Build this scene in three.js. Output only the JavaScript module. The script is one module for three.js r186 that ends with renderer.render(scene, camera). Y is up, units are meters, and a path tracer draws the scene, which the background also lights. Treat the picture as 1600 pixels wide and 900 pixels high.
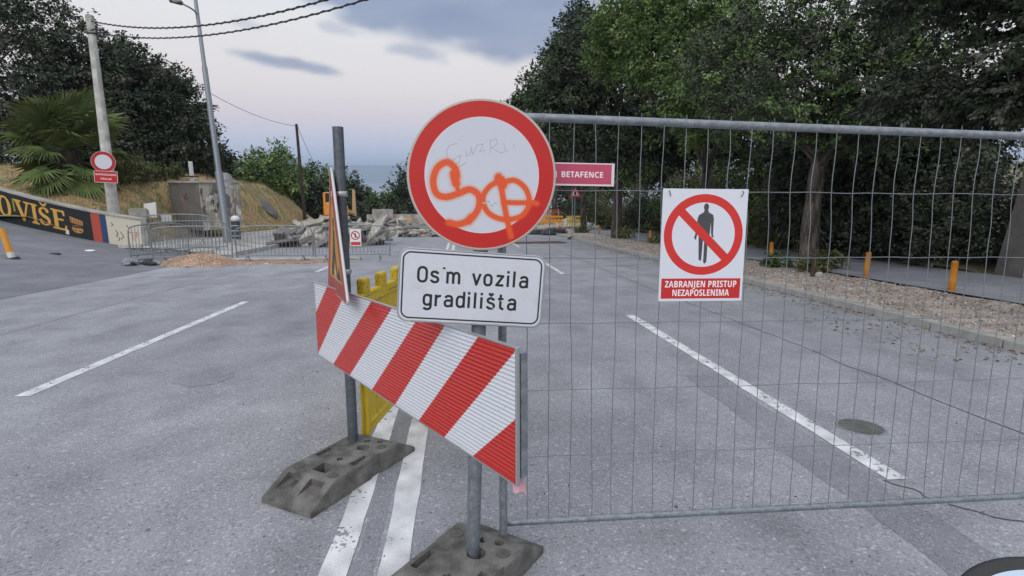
import * as THREE from 'three';
import { mergeGeometries, mergeVertices, toCreasedNormals } from 'three/addons/utils/BufferGeometryUtils.js';
import { RoundedBoxGeometry } from 'three/addons/geometries/RoundedBoxGeometry.js';
import { Brush, Evaluator, SUBTRACTION } from 'three-bvh-csg';

// ---------------------------------------------------------------- camera, sky, sun, exposure
const scene = new THREE.Scene();
const SLOPE = 0.06, TILT = -Math.atan(SLOPE), EYE = 1.62;           // the road runs downhill along -z
const PITCH = 11.5 * Math.PI / 180, YAW = 5.4 * Math.PI / 180, FOCAL = 850;
const FW = new THREE.Vector3(Math.sin(YAW) * Math.cos(PITCH), -Math.sin(PITCH), -Math.cos(YAW) * Math.cos(PITCH));
const RT = new THREE.Vector3(Math.cos(YAW), 0, Math.sin(YAW));
const UP = new THREE.Vector3().crossVectors(RT, FW);
const EYEPOS = new THREE.Vector3(0, EYE, 0);
const camera = new THREE.PerspectiveCamera(2 * Math.atan(450 / FOCAL) * 180 / Math.PI, 16 / 9, 0.05, 40000);
camera.position.copy(EYEPOS); camera.up.set(0, 1, 0); camera.lookAt(EYEPOS.clone().add(FW)); scene.add(camera);
const renderer = new THREE.WebGLRenderer({ antialias: true });
renderer.toneMapping = THREE.LinearToneMapping; renderer.toneMappingExposure = 1.16;
renderer.shadowMap.enabled = true; renderer.setSize(1024, 576);

// noise and random numbers
let seedState = 7;
const reseed = (s) => { seedState = s >>> 0; };
const rnd = () => { seedState = (seedState + 0x6d2b79f5) | 0; let t = Math.imul(seedState ^ (seedState >>> 15), 1 | seedState); t = (t + Math.imul(t ^ (t >>> 7), 61 | t)) ^ t; return ((t ^ (t >>> 14)) >>> 0) / 4294967296; };
const rr = (a, b) => a + (b - a) * rnd();
const gauss = () => (rnd() + rnd() + rnd() + rnd() - 2) * 0.87;
const hash = (x, y, z) => { let h = Math.imul(x, 374761393) ^ Math.imul(y, 668265263) ^ Math.imul(z, 2147483647 - 1013); h = Math.imul(h ^ (h >>> 13), 1274126177); return ((h ^ (h >>> 16)) >>> 0) / 4294967296; };
const sm = (t) => t * t * (3 - 2 * t), mix = (a, b, t) => a + (b - a) * t, clamp = (x, a = 0, b = 1) => Math.min(b, Math.max(a, x));
const sstep = (a, b, x) => sm(clamp((x - a) / (b - a)));
function noise3(x, y, z, wrap = 0) {
  const ix = Math.floor(x), iy = Math.floor(y), iz = Math.floor(z), fx = sm(x - ix), fy = sm(y - iy), fz = sm(z - iz);
  const w = (v) => wrap ? ((v % wrap) + wrap) % wrap : v, H = (a, b, c) => hash(w(ix + a), w(iy + b), iz + c);
  return mix(mix(mix(H(0, 0, 0), H(1, 0, 0), fx), mix(H(0, 1, 0), H(1, 1, 0), fx), fy), mix(mix(H(0, 0, 1), H(1, 0, 1), fx), mix(H(0, 1, 1), H(1, 1, 1), fx), fy), fz);
}
const fbm = (x, y, z = 0, o = 4, wrap = 0) => { let s = 0, a = 0.5, t = 0; for (let i = 0; i < o; i++) { s += a * noise3(x, y, z + i * 17, wrap); t += a; x *= 2; y *= 2; z *= 2; wrap *= 2; a *= 0.5; } return s / t; };

// pixel (of the 1600 x 900 photograph) to direction / point
const ray = (px, py) => FW.clone().multiplyScalar(FOCAL).addScaledVector(RT, px - 800).addScaledVector(UP, 450 - py).normalize();
const atDepth = (px, py, d) => { const r = ray(px, py); return EYEPOS.clone().addScaledVector(r, d / r.dot(FW)); };

// sky: pale dusk sky with thin slate clouds, brighter overhead as under high cloud
const lin = (r, g, b) => { const c = new THREE.Color().setRGB(r / 255, g / 255, b / 255, THREE.SRGBColorSpace); return [c.r, c.g, c.b]; };
const SKYSTOPS = [[-90, lin(150, 150, 155)], [-3, lin(180, 194, 218)], [0, lin(203, 214, 238)], [1.5, lin(203, 211, 234)], [2.8, lin(204, 208, 229)], [5.5, lin(220, 210, 215)], [8.5, lin(227, 220, 218)], [14, lin(224, 224, 225)], [22, lin(206, 217, 231)], [40, lin(226, 232, 242)], [90, lin(246, 249, 255).map((v) => v * 1.3)]];
function skyColor(d) {
  const el = Math.asin(clamp(d.y, -1, 1)) * 180 / Math.PI, az = Math.atan2(d.x, -d.z) * 180 / Math.PI;
  let i = 0; while (i < SKYSTOPS.length - 2 && SKYSTOPS[i + 1][0] < el) i++;
  const t = clamp((el - SKYSTOPS[i][0]) / (SKYSTOPS[i + 1][0] - SKYSTOPS[i][0]));
  const c = [0, 1, 2].map((k) => mix(SKYSTOPS[i][1][k], SKYSTOPS[i + 1][1][k], t));
  let cloud = 0;
  if (el > 2) {
    // warped layer of cloud, in the plane of the cloud deck
    const k = 1 / Math.max(0.06, d.y), u = d.x * k, v = d.z * k;
    const w = fbm(u * 0.5 + 3, v * 0.5, 2, 3);
    const n = fbm(u * 0.55 + w * 1.3 + 5.2, v * 0.9 + w, 9, 5);
    cloud = sstep(0.56, 0.72, n) * 0.55 * sstep(12, 24, el);
    // the dark bank and the streaks below it
    const bank = (a0, e0, ra, re, rot, soft, amt, s, am = 1.1) => {
      const da = az - a0, de = el - e0; if (Math.abs(da) > ra * 2 + 3 || Math.abs(de) > re * 2 + ra * 0.5) return; const x = (da * Math.cos(rot) + de * Math.sin(rot)) / ra, y = (-da * Math.sin(rot) + de * Math.cos(rot)) / re;
      const q = 1 - Math.hypot(x, y) + (fbm(az * s, el * s * 2.2, 4, 5) - 0.5) * am;
      cloud = Math.max(cloud, amt * sstep(0, soft, q));
    };
    { // the broad dark bank, its lower edge sloping down to the right
      const E = [[-20, 17], [-13.2, 15.0], [-10.1, 13.9], [-7, 13.0], [-1, 11.9], [5.4, 10.8], [8.8, 11.0], [10.6, 11.8], [12.2, 13.2], [18, 17]]; let k = 0; while (k < E.length - 2 && E[k + 1][0] < az) k++;
      const low = mix(E[k][1], E[k + 1][1], clamp((az - E[k][0]) / (E[k + 1][0] - E[k][0]))), q = el - low + (fbm(az * 0.22, el * 0.5, 4, 5) - 0.5) * 2.6;
      if (az > -20 && az < 18) cloud = Math.max(cloud, (0.72 + 0.28 * fbm(az * 0.15 + 7, el * 0.4, 6, 4)) * sstep(-0.3, 1.3, q) * sstep(-20, -13, az) * (1 - sstep(11, 18, az)) * (1 - sstep(20, 27, el)));
    }
    bank(-15.6, 10.2, 6.2, 0.7, -0.13, 0.5, 0.75, 0.3);
    bank(-3.6, 11.7, 4.2, 0.9, -0.16, 0.6, 0.5, 0.4);
    bank(-11, 13.4, 2.6, 0.6, -0.1, 0.6, 0.38, 0.5);
    bank(-19, 13.2, 1.6, 0.45, -0.1, 0.6, 0.3, 0.6);
    bank(-7.5, 15.2, 3.4, 0.8, -0.15, 0.6, 0.4, 0.5);
  }
  const dk = mix(1, 0.9, fbm(az * 0.12, el * 0.4, 1, 4));
  const cc = lin(126, 142, 175).map((v) => v * dk * (el > 25 ? mix(1, 1.5, sstep(25, 60, el)) : 1));
  return c.map((v, j) => mix(v, cc[j], cloud));
}
{
  const W = 1408, Hh = 704, data = new Float32Array(W * Hh * 4), d = new THREE.Vector3();
  for (let r = 0; r < Hh; r++) for (let q = 0; q < W; q++) {
    const up = ((r + 0.5) / Hh - 0.5) * Math.PI, ro = ((q + 0.5) / W - 0.5) * 2 * Math.PI;
    d.set(Math.cos(ro) * Math.cos(up), Math.sin(up), Math.sin(ro) * Math.cos(up));
    const c = skyColor(d), o = (r * W + q) * 4; data[o] = c[0]; data[o + 1] = c[1]; data[o + 2] = c[2]; data[o + 3] = 1;
  }
  const tex = new THREE.DataTexture(data, W, Hh, THREE.RGBAFormat, THREE.FloatType);
  tex.mapping = THREE.EquirectangularReflectionMapping; tex.magFilter = THREE.LinearFilter; tex.needsUpdate = true;
  scene.background = tex; scene.environment = tex;
}
const sun = new THREE.DirectionalLight(new THREE.Color(1, 0.95, 0.9), 1.0);
sun.position.set(-14, 22, 20); sun.target.position.set(0, 0, -12); sun.castShadow = true; sun.shadow.radius = 60;
Object.assign(sun.shadow.camera, { left: -50, right: 50, top: 50, bottom: -50, near: 1, far: 150 }); sun.shadow.mapSize.set(2048, 2048);
scene.add(sun, sun.target);

// ---------------------------------------------------------------- helpers
const taken = {};
const numbered = (n) => { if (!(n in taken)) { taken[n] = 0; return n; } taken[n]++; return n + '_' + String(taken[n]).padStart(3, '0'); };
function shadow(o) { o.castShadow = o.receiveShadow = true; return o; }
function tag(o, label, category, group) { o.userData.label = label; o.userData.category = category; if (group) o.userData.group = group; return o; }
function thing(name, label, category, group) { const o = new THREE.Group(); o.name = numbered(name); scene.add(o); return tag(o, label, category, group); }
function mesh(name, geo, mat, parent) { const m = shadow(new THREE.Mesh(Array.isArray(geo) ? merge(geo) : geo, mat)); m.name = parent ? name : numbered(name); (parent || scene).add(m); return m; }
function struct(name, geo, mat) { const m = mesh(name, geo, mat); m.userData.kind = 'structure'; return m; }
function stuff(name, geo, mat, label, category) { const m = mesh(name, geo, mat); m.userData.kind = 'stuff'; if (label) tag(m, label, category); return m; }
function copyOf(root, label) { const c = root.clone(); c.name = numbered(root.name.replace(/_\d{3}$/, '')); scene.add(c); c.userData = { ...root.userData }; if (label) c.userData.label = label; return c; }
function merge(list) {
  const l = list.map((g) => { const q = g.index ? g.toNonIndexed() : g; for (const k of Object.keys(q.attributes)) if (!['position', 'normal', 'uv'].includes(k)) q.deleteAttribute(k); return q; });
  return mergeGeometries(l, false);
}
const V = (x, y, z) => new THREE.Vector3(x, y, z);
const box = (w, h, d, x = 0, y = 0, z = 0) => new THREE.BoxGeometry(w, h, d).translate(x, y, z);
const rbox = (w, h, d, r, x = 0, y = 0, z = 0, s = 2) => new RoundedBoxGeometry(w, h, d, s, r).translate(x, y, z);
function rod(a, b, r0, r1 = r0, seg = 10, open = false) {
  const d = new THREE.Vector3().subVectors(b, a), L = d.length(), g = new THREE.CylinderGeometry(r1, r0, L, seg, 1, open).translate(0, L / 2, 0);
  g.applyQuaternion(new THREE.Quaternion().setFromUnitVectors(V(0, 1, 0), d.normalize())); return g.translate(a.x, a.y, a.z);
}
const tube = (pts, r, seg = 6, n = pts.length * 3) => new THREE.TubeGeometry(new THREE.CatmullRomCurve3(pts), n, r, seg, false);
// texture coordinates in metres from position, by the axis a face points along
function metreUV(g, s = 1) {
  const q = g.index ? g.toNonIndexed() : g; q.computeVertexNormals === undefined; if (!q.attributes.normal) q.computeVertexNormals();
  const p = q.attributes.position, uv = new Float32Array(p.count * 2), a = V(), b = V(), c = V(), n = V();
  for (let i = 0; i < p.count; i += 3) {
    a.fromBufferAttribute(p, i); b.fromBufferAttribute(p, i + 1); c.fromBufferAttribute(p, i + 2); n.crossVectors(b.clone().sub(a), c.clone().sub(a));
    const ax = Math.abs(n.x), ay = Math.abs(n.y), az = Math.abs(n.z);
    [a, b, c].forEach((v, k) => { const t = ay >= ax && ay >= az ? [v.x, v.z] : ax >= az ? [v.z, v.y] : [v.x, v.y]; uv[(i + k) * 2] = t[0] * s; uv[(i + k) * 2 + 1] = t[1] * s; });
  }
  q.setAttribute('uv', new THREE.BufferAttribute(uv, 2)); return q;
}
// grid sheet over x, z with a height function and optional colour function
function sheet(xs, zs, hf, cf, uvs = 1) {
  const nx = xs.length, nz = zs.length, pos = [], uv = [], col = [], idx = [];
  for (let j = 0; j < nz; j++) for (let i = 0; i < nx; i++) { const x = xs[i], z = zs[j]; pos.push(x, hf(x, z), z); uv.push(x * uvs, z * uvs); if (cf) col.push(...cf(x, z)); }
  for (let j = 0; j < nz - 1; j++) for (let i = 0; i < nx - 1; i++) { const a = j * nx + i, b = a + 1, c = a + nx, d = c + 1; if (zs[1] > zs[0]) idx.push(a, c, b, b, c, d); else idx.push(a, b, c, b, d, c); }
  const g = new THREE.BufferGeometry(); g.setAttribute('position', new THREE.Float32BufferAttribute(pos, 3)); g.setAttribute('uv', new THREE.Float32BufferAttribute(uv, 2)); if (cf) g.setAttribute('color', new THREE.Float32BufferAttribute(col, 3));
  g.setIndex(idx); g.computeVertexNormals(); return g;
}
const range = (a, b, step) => { const n = Math.max(1, Math.round(Math.abs(b - a) / step)); return Array.from({ length: n + 1 }, (_, i) => a + (b - a) * i / n); };

// ---------------------------------------------------------------- textures
function dataTex(n, f, srgb = true) {
  const d = new Uint8Array(n * n * 4);
  for (let y = 0; y < n; y++) for (let x = 0; x < n; x++) { const c = f(x / n, y / n, x, y), o = (y * n + x) * 4; d[o] = clamp(c[0], 0, 255); d[o + 1] = clamp(c[1], 0, 255); d[o + 2] = clamp(c[2], 0, 255); d[o + 3] = 255; }
  const t = new THREE.DataTexture(d, n, n); t.wrapS = t.wrapT = THREE.RepeatWrapping; t.magFilter = THREE.LinearFilter; t.minFilter = THREE.LinearMipmapLinearFilter; if (srgb) t.colorSpace = THREE.SRGBColorSpace; t.needsUpdate = true; return t;
}
function canvasTex(w, h, draw) {
  const c = document.createElement('canvas'); c.width = w; c.height = h; const x = c.getContext('2d'); draw(x, w, h);
  const t = new THREE.CanvasTexture(c); t.colorSpace = THREE.SRGBColorSpace; t.anisotropy = 8; return t;
}
const grey = (v, dr = 0, dg = 0, db = 0) => [v + dr, v + dg, v + db];
// aggregate asphalt, 2.4 m a side: pale limestone chips in grey binder
const asphaltH = new Float32Array(1024 * 1024);
const asphaltTex = dataTex(1024, (u, v, x, y) => {
  const big = fbm(u * 6, v * 6, 3, 4, 6), chip = noise3(u * 256, v * 256, 1, 256), chip2 = noise3(u * 150, v * 150, 5, 150), fine = hash(x, y, 3);
  let c = 143 + (big - 0.5) * 30 + (fine - 0.5) * 26;
  if (chip > 0.7) c += (chip - 0.7) * 130; if (chip < 0.26) c -= (0.26 - chip) * 150; if (chip2 > 0.8) c += (chip2 - 0.8) * 170;
  asphaltH[y * 1024 + x] = clamp(128 + (chip - 0.5) * 120 + (chip2 - 0.5) * 90 + (fine - 0.5) * 40, 0, 255);
  return [c, c + 0.5, c + 5];
});
const asphaltBump = dataTex(1024, (u, v, x, y) => grey(asphaltH[y * 1024 + x]), false);
const concreteTex = dataTex(512, (u, v, x, y) => { const n = fbm(u * 5, v * 5, 8, 5, 5), s = noise3(u * 128, v * 128, 2, 128); let c = 200 + (n - 0.5) * 90 + (hash(x, y, 5) - 0.5) * 20; if (s > 0.86) c -= 45; return [c, c - 1, c - 5]; });
const concreteBump = dataTex(512, (u, v, x, y) => { const n = fbm(u * 24, v * 24, 8, 4, 24), s = noise3(u * 128, v * 128, 2, 128); return grey(128 + (n - 0.5) * 120 - (s > 0.86 ? 60 : 0)); }, false);
const soilTex = dataTex(1024, (u, v, x, y) => {
  const n = fbm(u * 8, v * 8, 1, 5, 8), p = noise3(u * 130, v * 130, 7, 130), q = noise3(u * 260, v * 260, 9, 260); let c = [166 + (n - 0.5) * 64, 154 + (n - 0.5) * 60, 145 + (n - 0.5) * 56];
  if (p > 0.68) c = c.map((k) => k + (p - 0.68) * 260); if (p < 0.3) c = c.map((k) => k - (0.3 - p) * 220); if (q > 0.78) c = [c[0] - 50, c[1] - 55, c[2] - 58]; return c.map((k) => k + (hash(x, y, 2) - 0.5) * 26);
});
const soilBump = dataTex(512, (u, v) => grey(255 * fbm(u * 60, v * 60, 3, 3, 60)), false);
const dryTex = dataTex(512, (u, v, x, y) => { const n = fbm(u * 7, v * 7, 3, 5, 7), s = noise3(u * 200, v * 60, 4, 0), k = (n - 0.5) * 80 + (s - 0.5) * 46; return n > 0.54 ? [120 + k, 114 + k, 82 + k * 0.8] : [172 + k, 149 + k, 110 + k * 0.8]; });
const barkTex = dataTex(256, (u, v) => { const n = fbm(u * 16, v * 3, 2, 5, 0), m = fbm(u * 40, v * 10, 6, 3); const c = 86 + (n - 0.5) * 110 + (m - 0.5) * 50; return [c, c * 0.93, c * 0.86]; });
const barkBump = dataTex(256, (u, v) => grey(255 * fbm(u * 18, v * 4, 2, 5)), false);
const zincTex = dataTex(256, (u, v, x, y) => { const n = fbm(u * 10, v * 10, 2, 4, 10), s = noise3(u * 40, v * 40, 7, 40); const c = 158 + (n - 0.5) * 46 + (s - 0.5) * 24; return [c - 3, c, c + 4]; });
const rubberTex = dataTex(512, (u, v, x, y) => { const n = fbm(u * 6, v * 6, 12, 5, 6), s = noise3(u * 170, v * 170, 3, 170); let c = 99 + (n - 0.5) * 84 + (hash(x, y, 9) - 0.5) * 12; if (s > 0.8) c += 16; if (s < 0.16) c -= 14; return [c + 2, c, c - 4]; });
const rubberBump = dataTex(512, (u, v) => grey(255 * fbm(u * 70, v * 70, 3, 3, 70)), false);
const wearTex = dataTex(512, (u, v) => { const n = fbm(u * 5, v * 5, 21, 5, 5), m = fbm(u * 60, v * 60, 4, 3, 60); return grey(n * 0.6 + m * 0.4 > 0.345 ? 255 : (n * 0.6 + m * 0.4 > 0.32 ? 140 : 20)); }, false);
const paintTex = dataTex(256, (u, v, x, y) => { const n = fbm(u * 6, v * 6, 2, 4, 6); const c = 212 + (n - 0.5) * 60 + (hash(x, y, 1) - 0.5) * 22; return [c, c, c + 1]; });

// ---------------------------------------------------------------- materials
const std = (o) => new THREE.MeshStandardMaterial({ roughness: 0.85, metalness: 0, side: THREE.DoubleSide, ...o });
const rgb = (r, g, b) => new THREE.Color().setRGB(r, g, b);
const rep = (t, a, b = a) => { const c = t.clone(); c.repeat.set(a, b); c.needsUpdate = true; return c; };
const M = {
  asphalt: std({ map: rep(asphaltTex, 1 / 2.4), bumpMap: rep(asphaltBump, 1 / 2.4), bumpScale: 0.0028, vertexColors: true, roughness: 0.86 }),
  patch: std({ map: rep(asphaltTex, 1 / 1.9), bumpMap: rep(asphaltBump, 1 / 1.9), bumpScale: 0.003, color: rgb(0.84, 0.84, 0.85) }),
  tar: std({ color: rgb(0.075, 0.074, 0.072), roughness: 0.8 }),
  line: std({ map: rep(paintTex, 1.3), alphaMap: rep(wearTex, 0.9), transparent: true, bumpMap: rep(asphaltBump, 0.5), bumpScale: 0.002, roughness: 0.7 }),
  kerb: std({ map: rep(concreteTex, 0.9), bumpMap: rep(concreteBump, 0.9), bumpScale: 0.006, color: rgb(0.62, 0.61, 0.6) }),
  concrete: std({ map: rep(concreteTex, 0.5), bumpMap: rep(concreteBump, 0.5), bumpScale: 0.006, color: rgb(0.62, 0.6, 0.57) }),
  darkConcrete: std({ map: rep(concreteTex, 0.4), bumpMap: rep(concreteBump, 0.4), bumpScale: 0.012, color: rgb(0.24, 0.23, 0.22) }),
  pale: std({ map: rep(concreteTex, 0.7), color: rgb(0.8, 0.79, 0.76) }),
  soil: std({ map: rep(soilTex, 1 / 2.2), bumpMap: rep(soilBump, 0.6), bumpScale: 0.01 }),
  redSoil: std({ map: rep(soilTex, 0.35), bumpMap: rep(soilBump, 0.6), bumpScale: 0.03, color: rgb(1.0, 0.78, 0.62) }),
  dry: std({ map: rep(dryTex, 0.22), color: rgb(1.0, 0.95, 0.88), roughness: 1 }),
  forest: std({ color: rgb(0.05, 0.065, 0.035), roughness: 1 }),
  bark: std({ map: rep(barkTex, 1.0), bumpMap: rep(barkBump, 1.0), bumpScale: 0.02, color: rgb(0.8, 0.78, 0.76), roughness: 1 }),
  darkBark: std({ map: rep(barkTex, 1.0), bumpMap: rep(barkBump, 1.0), bumpScale: 0.02, color: rgb(0.28, 0.26, 0.25), roughness: 1 }),
  zinc: std({ map: rep(zincTex, 3), color: rgb(0.76, 0.79, 0.82), metalness: 0.5, roughness: 0.5 }),
  greyPole: std({ map: rep(zincTex, 2), color: rgb(0.34, 0.37, 0.4), metalness: 0.35, roughness: 0.5 }),
  alu: std({ color: rgb(0.5, 0.5, 0.5), metalness: 0.7, roughness: 0.42 }),
  darkMetal: std({ color: rgb(0.06, 0.06, 0.065), metalness: 0.5, roughness: 0.5 }),
  rubber: std({ map: rep(rubberTex, 2.2), bumpMap: rep(rubberBump, 2.2), bumpScale: 0.002, roughness: 0.9 }),
  hole: std({ color: rgb(0.03, 0.03, 0.03), roughness: 1 }),
  yellow: std({ map: dataTex(256, (u, v, x, y) => { const n = fbm(u * 7, v * 7, 5, 5, 7), m = fbm(u * 40, v * 12, 3, 3), d = n > 0.56 ? (n - 0.56) * 260 : 0; return [214 - d + (m - 0.5) * 26, 182 - d + (m - 0.5) * 26, 44 + d * 0.5 + (m - 0.5) * 20]; }), roughness: 0.55 }),
  orange: std({ color: rgb(0.8, 0.33, 0.04), roughness: 0.6 }),
  orangeNet: std({ color: rgb(0.72, 0.2, 0.08), roughness: 0.8 }),
  bollard: std({ map: rep(barkTex, 2), color: rgb(1.0, 0.5, 0.05), emissive: 0x000000, roughness: 0.7 }),
  wood: std({ map: rep(barkTex, 1.5), color: rgb(0.75, 0.68, 0.6), roughness: 1 }),
  black: std({ color: rgb(0.02, 0.02, 0.022), roughness: 0.5 }),
  pink: std({ color: rgb(0.75, 0.42, 0.5), roughness: 0.9 }),
  white: std({ color: rgb(0.75, 0.75, 0.74), roughness: 0.6 }),
  signBack: std({ color: rgb(0.4, 0.41, 0.42), metalness: 0.4, roughness: 0.5 }),
};
M.bollard.color.setRGB(1, 0.62, 0.12); M.bollard.map = dataTex(64, (u, v, x, y) => { const n = fbm(u * 8, v * 8, 3, 4, 8); return [222 + (n - 0.5) * 70, 150 + (n - 0.5) * 70, 40 + (n - 0.5) * 40]; }); M.bollard.color.setRGB(0.72, 0.66, 0.6);

// ---------------------------------------------------------------- the ground
const LEFT = -8.75, KERB = 6.25;
const road = (z) => z > -60 ? SLOPE * z : -3.6 + 0.085 * (z + 60);
const hillTop = (z) => { const k = [[-20, 1.0], [-22, 1.25], [-27, 2.5], [-33, 3.4], [-46, 3.5], [-51, 2.5], [-57, 0.3], [-300, 0.2]]; for (let i = 0; i < k.length - 1; i++) if (z <= k[i][0] && z >= k[i + 1][0]) return mix(k[i][1], k[i + 1][1], (k[i][0] - z) / (k[i][0] - k[i + 1][0])); return z > -20 ? 1.0 : 0.2; };
const streetRise = (x) => { const u = Math.max(0, LEFT - x), v = Math.min(u, 14); return 0.04 * v + 0.0155 * v * v + 0.35 * (u - v); };
function ground(x, z) {
  const r = road(z);
  if (x > KERB) return r + 0.11 + (x > 12 ? Math.min(5, 0.16 * (x - 12)) * sstep(12, 14, x) : 0);
  if (x > LEFT) return r;
  const u = LEFT - x;
  if (z > -21.9) return r + streetRise(x);
  const foot = -12.5, pav = 0.3 * sstep(0, 2.5, u), h = hillTop(z) * sstep(0, z < -30 ? 3.2 : 4.2, foot - x) + Math.max(0, -18 - x) * 0.08;
  return r + pav + h + (x < foot ? (fbm(x * 0.6, z * 0.6, 3, 4) - 0.5) * 0.5 * sstep(0, 1.5, foot - x) : 0);
}
function hit(px, py, h = 0) { const r = ray(px, py); let t = 0.5, p = V(); for (let i = 0; i < 4000; i++) { p.copy(EYEPOS).addScaledVector(r, t); const e = p.y - ground(p.x, p.z) - h; if (e < 0.003) break; t += Math.max(0.004, e * 0.5); if (t > 400) break; } return p; }
function place(o, x, z, yaw = 0, dy = 0) { o.position.set(x, ground(x, z) + dy, z); o.rotation.set(TILT, yaw, 0); return o; }
// stains and wear of the asphalt (colour patches with grain)
const roadTone = (x, z) => {
  const a = fbm(x * 0.35, z * 0.12, 2, 4), b = fbm(x * 2.1, z * 0.9, 5, 4), c = fbm(x * 5, z * 5, 9, 2);
  let t = 1 + (a - 0.5) * 0.46 + (b - 0.5) * 0.3 + (c - 0.5) * 0.16;
  if (b > 0.62) t -= (b - 0.62) * 0.9; return [t, t * 1.0, t * 1.005];
};
const nearZ = [...range(8, 1, 0.5), ...range(0.9, -14, 0.11), ...range(-14.3, -45, 0.5), ...range(-47, -110, 3)];
struct('road', sheet(range(LEFT, KERB, 0.11), nearZ, (x, z) => road(z), roadTone), M.asphalt);
{ const g = sheet(range(LEFT + 0.02, -45, 0.25), range(8, -21.9, 0.3), (x, z) => road(z) + streetRise(x) + 0.004, (x, z) => { const t = roadTone(x + 40, z)[0] * 0.62 + (fbm(x * 0.3, z * 1.4, 31, 4) - 0.5) * 0.22; return [t, t * 1.01, t * 1.04]; }); struct('side_street', g, M.asphalt); }
struct('pavement', sheet(range(LEFT + 0.3, -12.7, 0.3), range(-21.0, -80, 0.6), (x, z) => ground(Math.min(x, LEFT - 0.01), Math.min(z, -21.95)) + 0.1 + 0.0 * x, null), std({ map: rep(concreteTex, 0.25), color: rgb(0.66, 0.65, 0.64) }));
struct('grass_hill', sheet(range(-12.4, -70, 0.4), range(-21.9, -80, 0.5), (x, z) => ground(x, z) - 0.02, null), M.dry);
struct('soil_strip', sheet(range(6.42, 8.8, 0.12), range(6, -70, 0.15), (x, z) => road(z) + 0.105 + (fbm(x * 2.2, z * 2.2, 7, 4) - 0.5) * 0.07 - 0.01, null), M.soil);
struct('sidewalk', sheet(range(8.78, 12.0, 0.2), range(6, -80, 0.3), (x, z) => road(z) + 0.125, (x, z) => { const t = roadTone(x * 1.7 + 9, z)[0] * 0.86; return [t, t, t * 1.03]; }), M.asphalt);
struct('wooded_bank', sheet(range(11.95, 60, 0.8), range(10, -120, 1), (x, z) => ground(x, z) + (fbm(x * 0.4, z * 0.4, 5, 3) - 0.5) * 0.5, null), std({ map: rep(soilTex, 0.4), color: rgb(0.4, 0.42, 0.3) }));
// the hillside falling to the sea, the sea and the islands across the channel
{ const f = (x, z) => Math.max(-72, (z > -110 ? road(z) - 0.5 : road(-110) - 0.5 + 0.1 * (z + 110)) - (Math.abs(x) < 90 && z > -75 ? 3.0 : 0) + (fbm(x * 0.02, z * 0.02, 3, 3) - 0.5) * 4);
  struct('terrain', sheet(range(-900, 900, 20), [...range(120, -140, 10), ...range(-160, -1000, 30)], f, null), std({ map: rep(dryTex, 0.05), color: rgb(0.35, 0.42, 0.25) })); }
{ const g = new THREE.PlaneGeometry(30000, 16000, 1, 1).rotateX(-Math.PI / 2).translate(0, -64, -8600); struct('sea', g, std({ color: rgb(0.12, 0.17, 0.22), roughness: 0.22 })); }
{ const isl = (x0, x1, z, top, s) => { const n = 90, pos = [], idx = []; for (let i = 0; i <= n; i++) { const t = i / n, x = mix(x0, x1, t), e = Math.sin(Math.PI * t) ** 0.35, y = -64 + (top + 64) * e * (0.8 + 0.38 * (fbm(t * 6 + s, s, 2, 4) - 0.2)); pos.push(x, -65, z + 700, x, mix(-64, y, 0.62), z + 300, x, y, z - 200, x, -65, z - 1500); } for (let i = 0; i < n; i++) for (let k = 0; k < 3; k++) { const a = i * 4 + k; idx.push(a, a + 4, a + 1, a + 1, a + 4, a + 5); } const g = new THREE.BufferGeometry(); g.setAttribute('position', new THREE.Float32BufferAttribute(pos, 3)); g.setIndex(idx); g.computeVertexNormals(); const m = struct('island_hill', g, std({ color: rgb(0.2, 0.23, 0.25), roughness: 1 })); return m; };
  isl(-9000, 4200, -8600, 190, 3); isl(-14000, 9000, -13000, 330, 8); }
scene.fog = new THREE.FogExp2(new THREE.Color(0.62, 0.78, 1.0), 0.00015);

// road markings: strips 4 mm above the asphalt with ragged edges
function strip(x0, x1, z0, z1, rag, dy = 0.004, hf = (x, z) => road(z)) {
  const zs = range(z0, z1, 0.12), pos = [], uv = [], idx = [], s = rnd() * 99;
  zs.forEach((z, i) => { const e = (k) => (fbm(z * 3.1 + s, k, 3, 3) - 0.5) * rag; const a = x0 + e(1), b = x1 + e(7); pos.push(a, hf(a, z) + dy, z, b, hf(b, z) + dy, z); uv.push(a, z, b, z); if (i) { const q = i * 2; idx.push(q - 2, q - 1, q, q - 1, q + 1, q); } });
  const g = new THREE.BufferGeometry(); g.setAttribute('position', new THREE.Float32BufferAttribute(pos, 3)); g.setAttribute('uv', new THREE.Float32BufferAttribute(uv, 2)); g.setIndex(idx); g.computeVertexNormals(); return g;
}
for (const [x0, x1, z0, z1] of [[-0.66, -0.535, 3, -34], [-0.405, -0.265, 3, -34], [2.53, 2.66, -2.75, -8.0], [2.54, 2.66, 3, -1.6], [2.55, 2.66, -13.6, -18.5], [2.55, 2.66, -24, -29], [-3.99, -3.86, -4.95, -10.1], [-3.98, -3.86, -15, -16.5]]) struct('lane_line', strip(x0, x1, z0, z1, 0.022), M.line);
struct('asphalt_trench_patch', strip(2.16, 2.46, -0.9, -4.9, 0.09, 0.002), M.patch);
struct('asphalt_seam', strip(-0.515, -0.425, 3, -20, 0.02, 0.002), M.patch);
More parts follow.
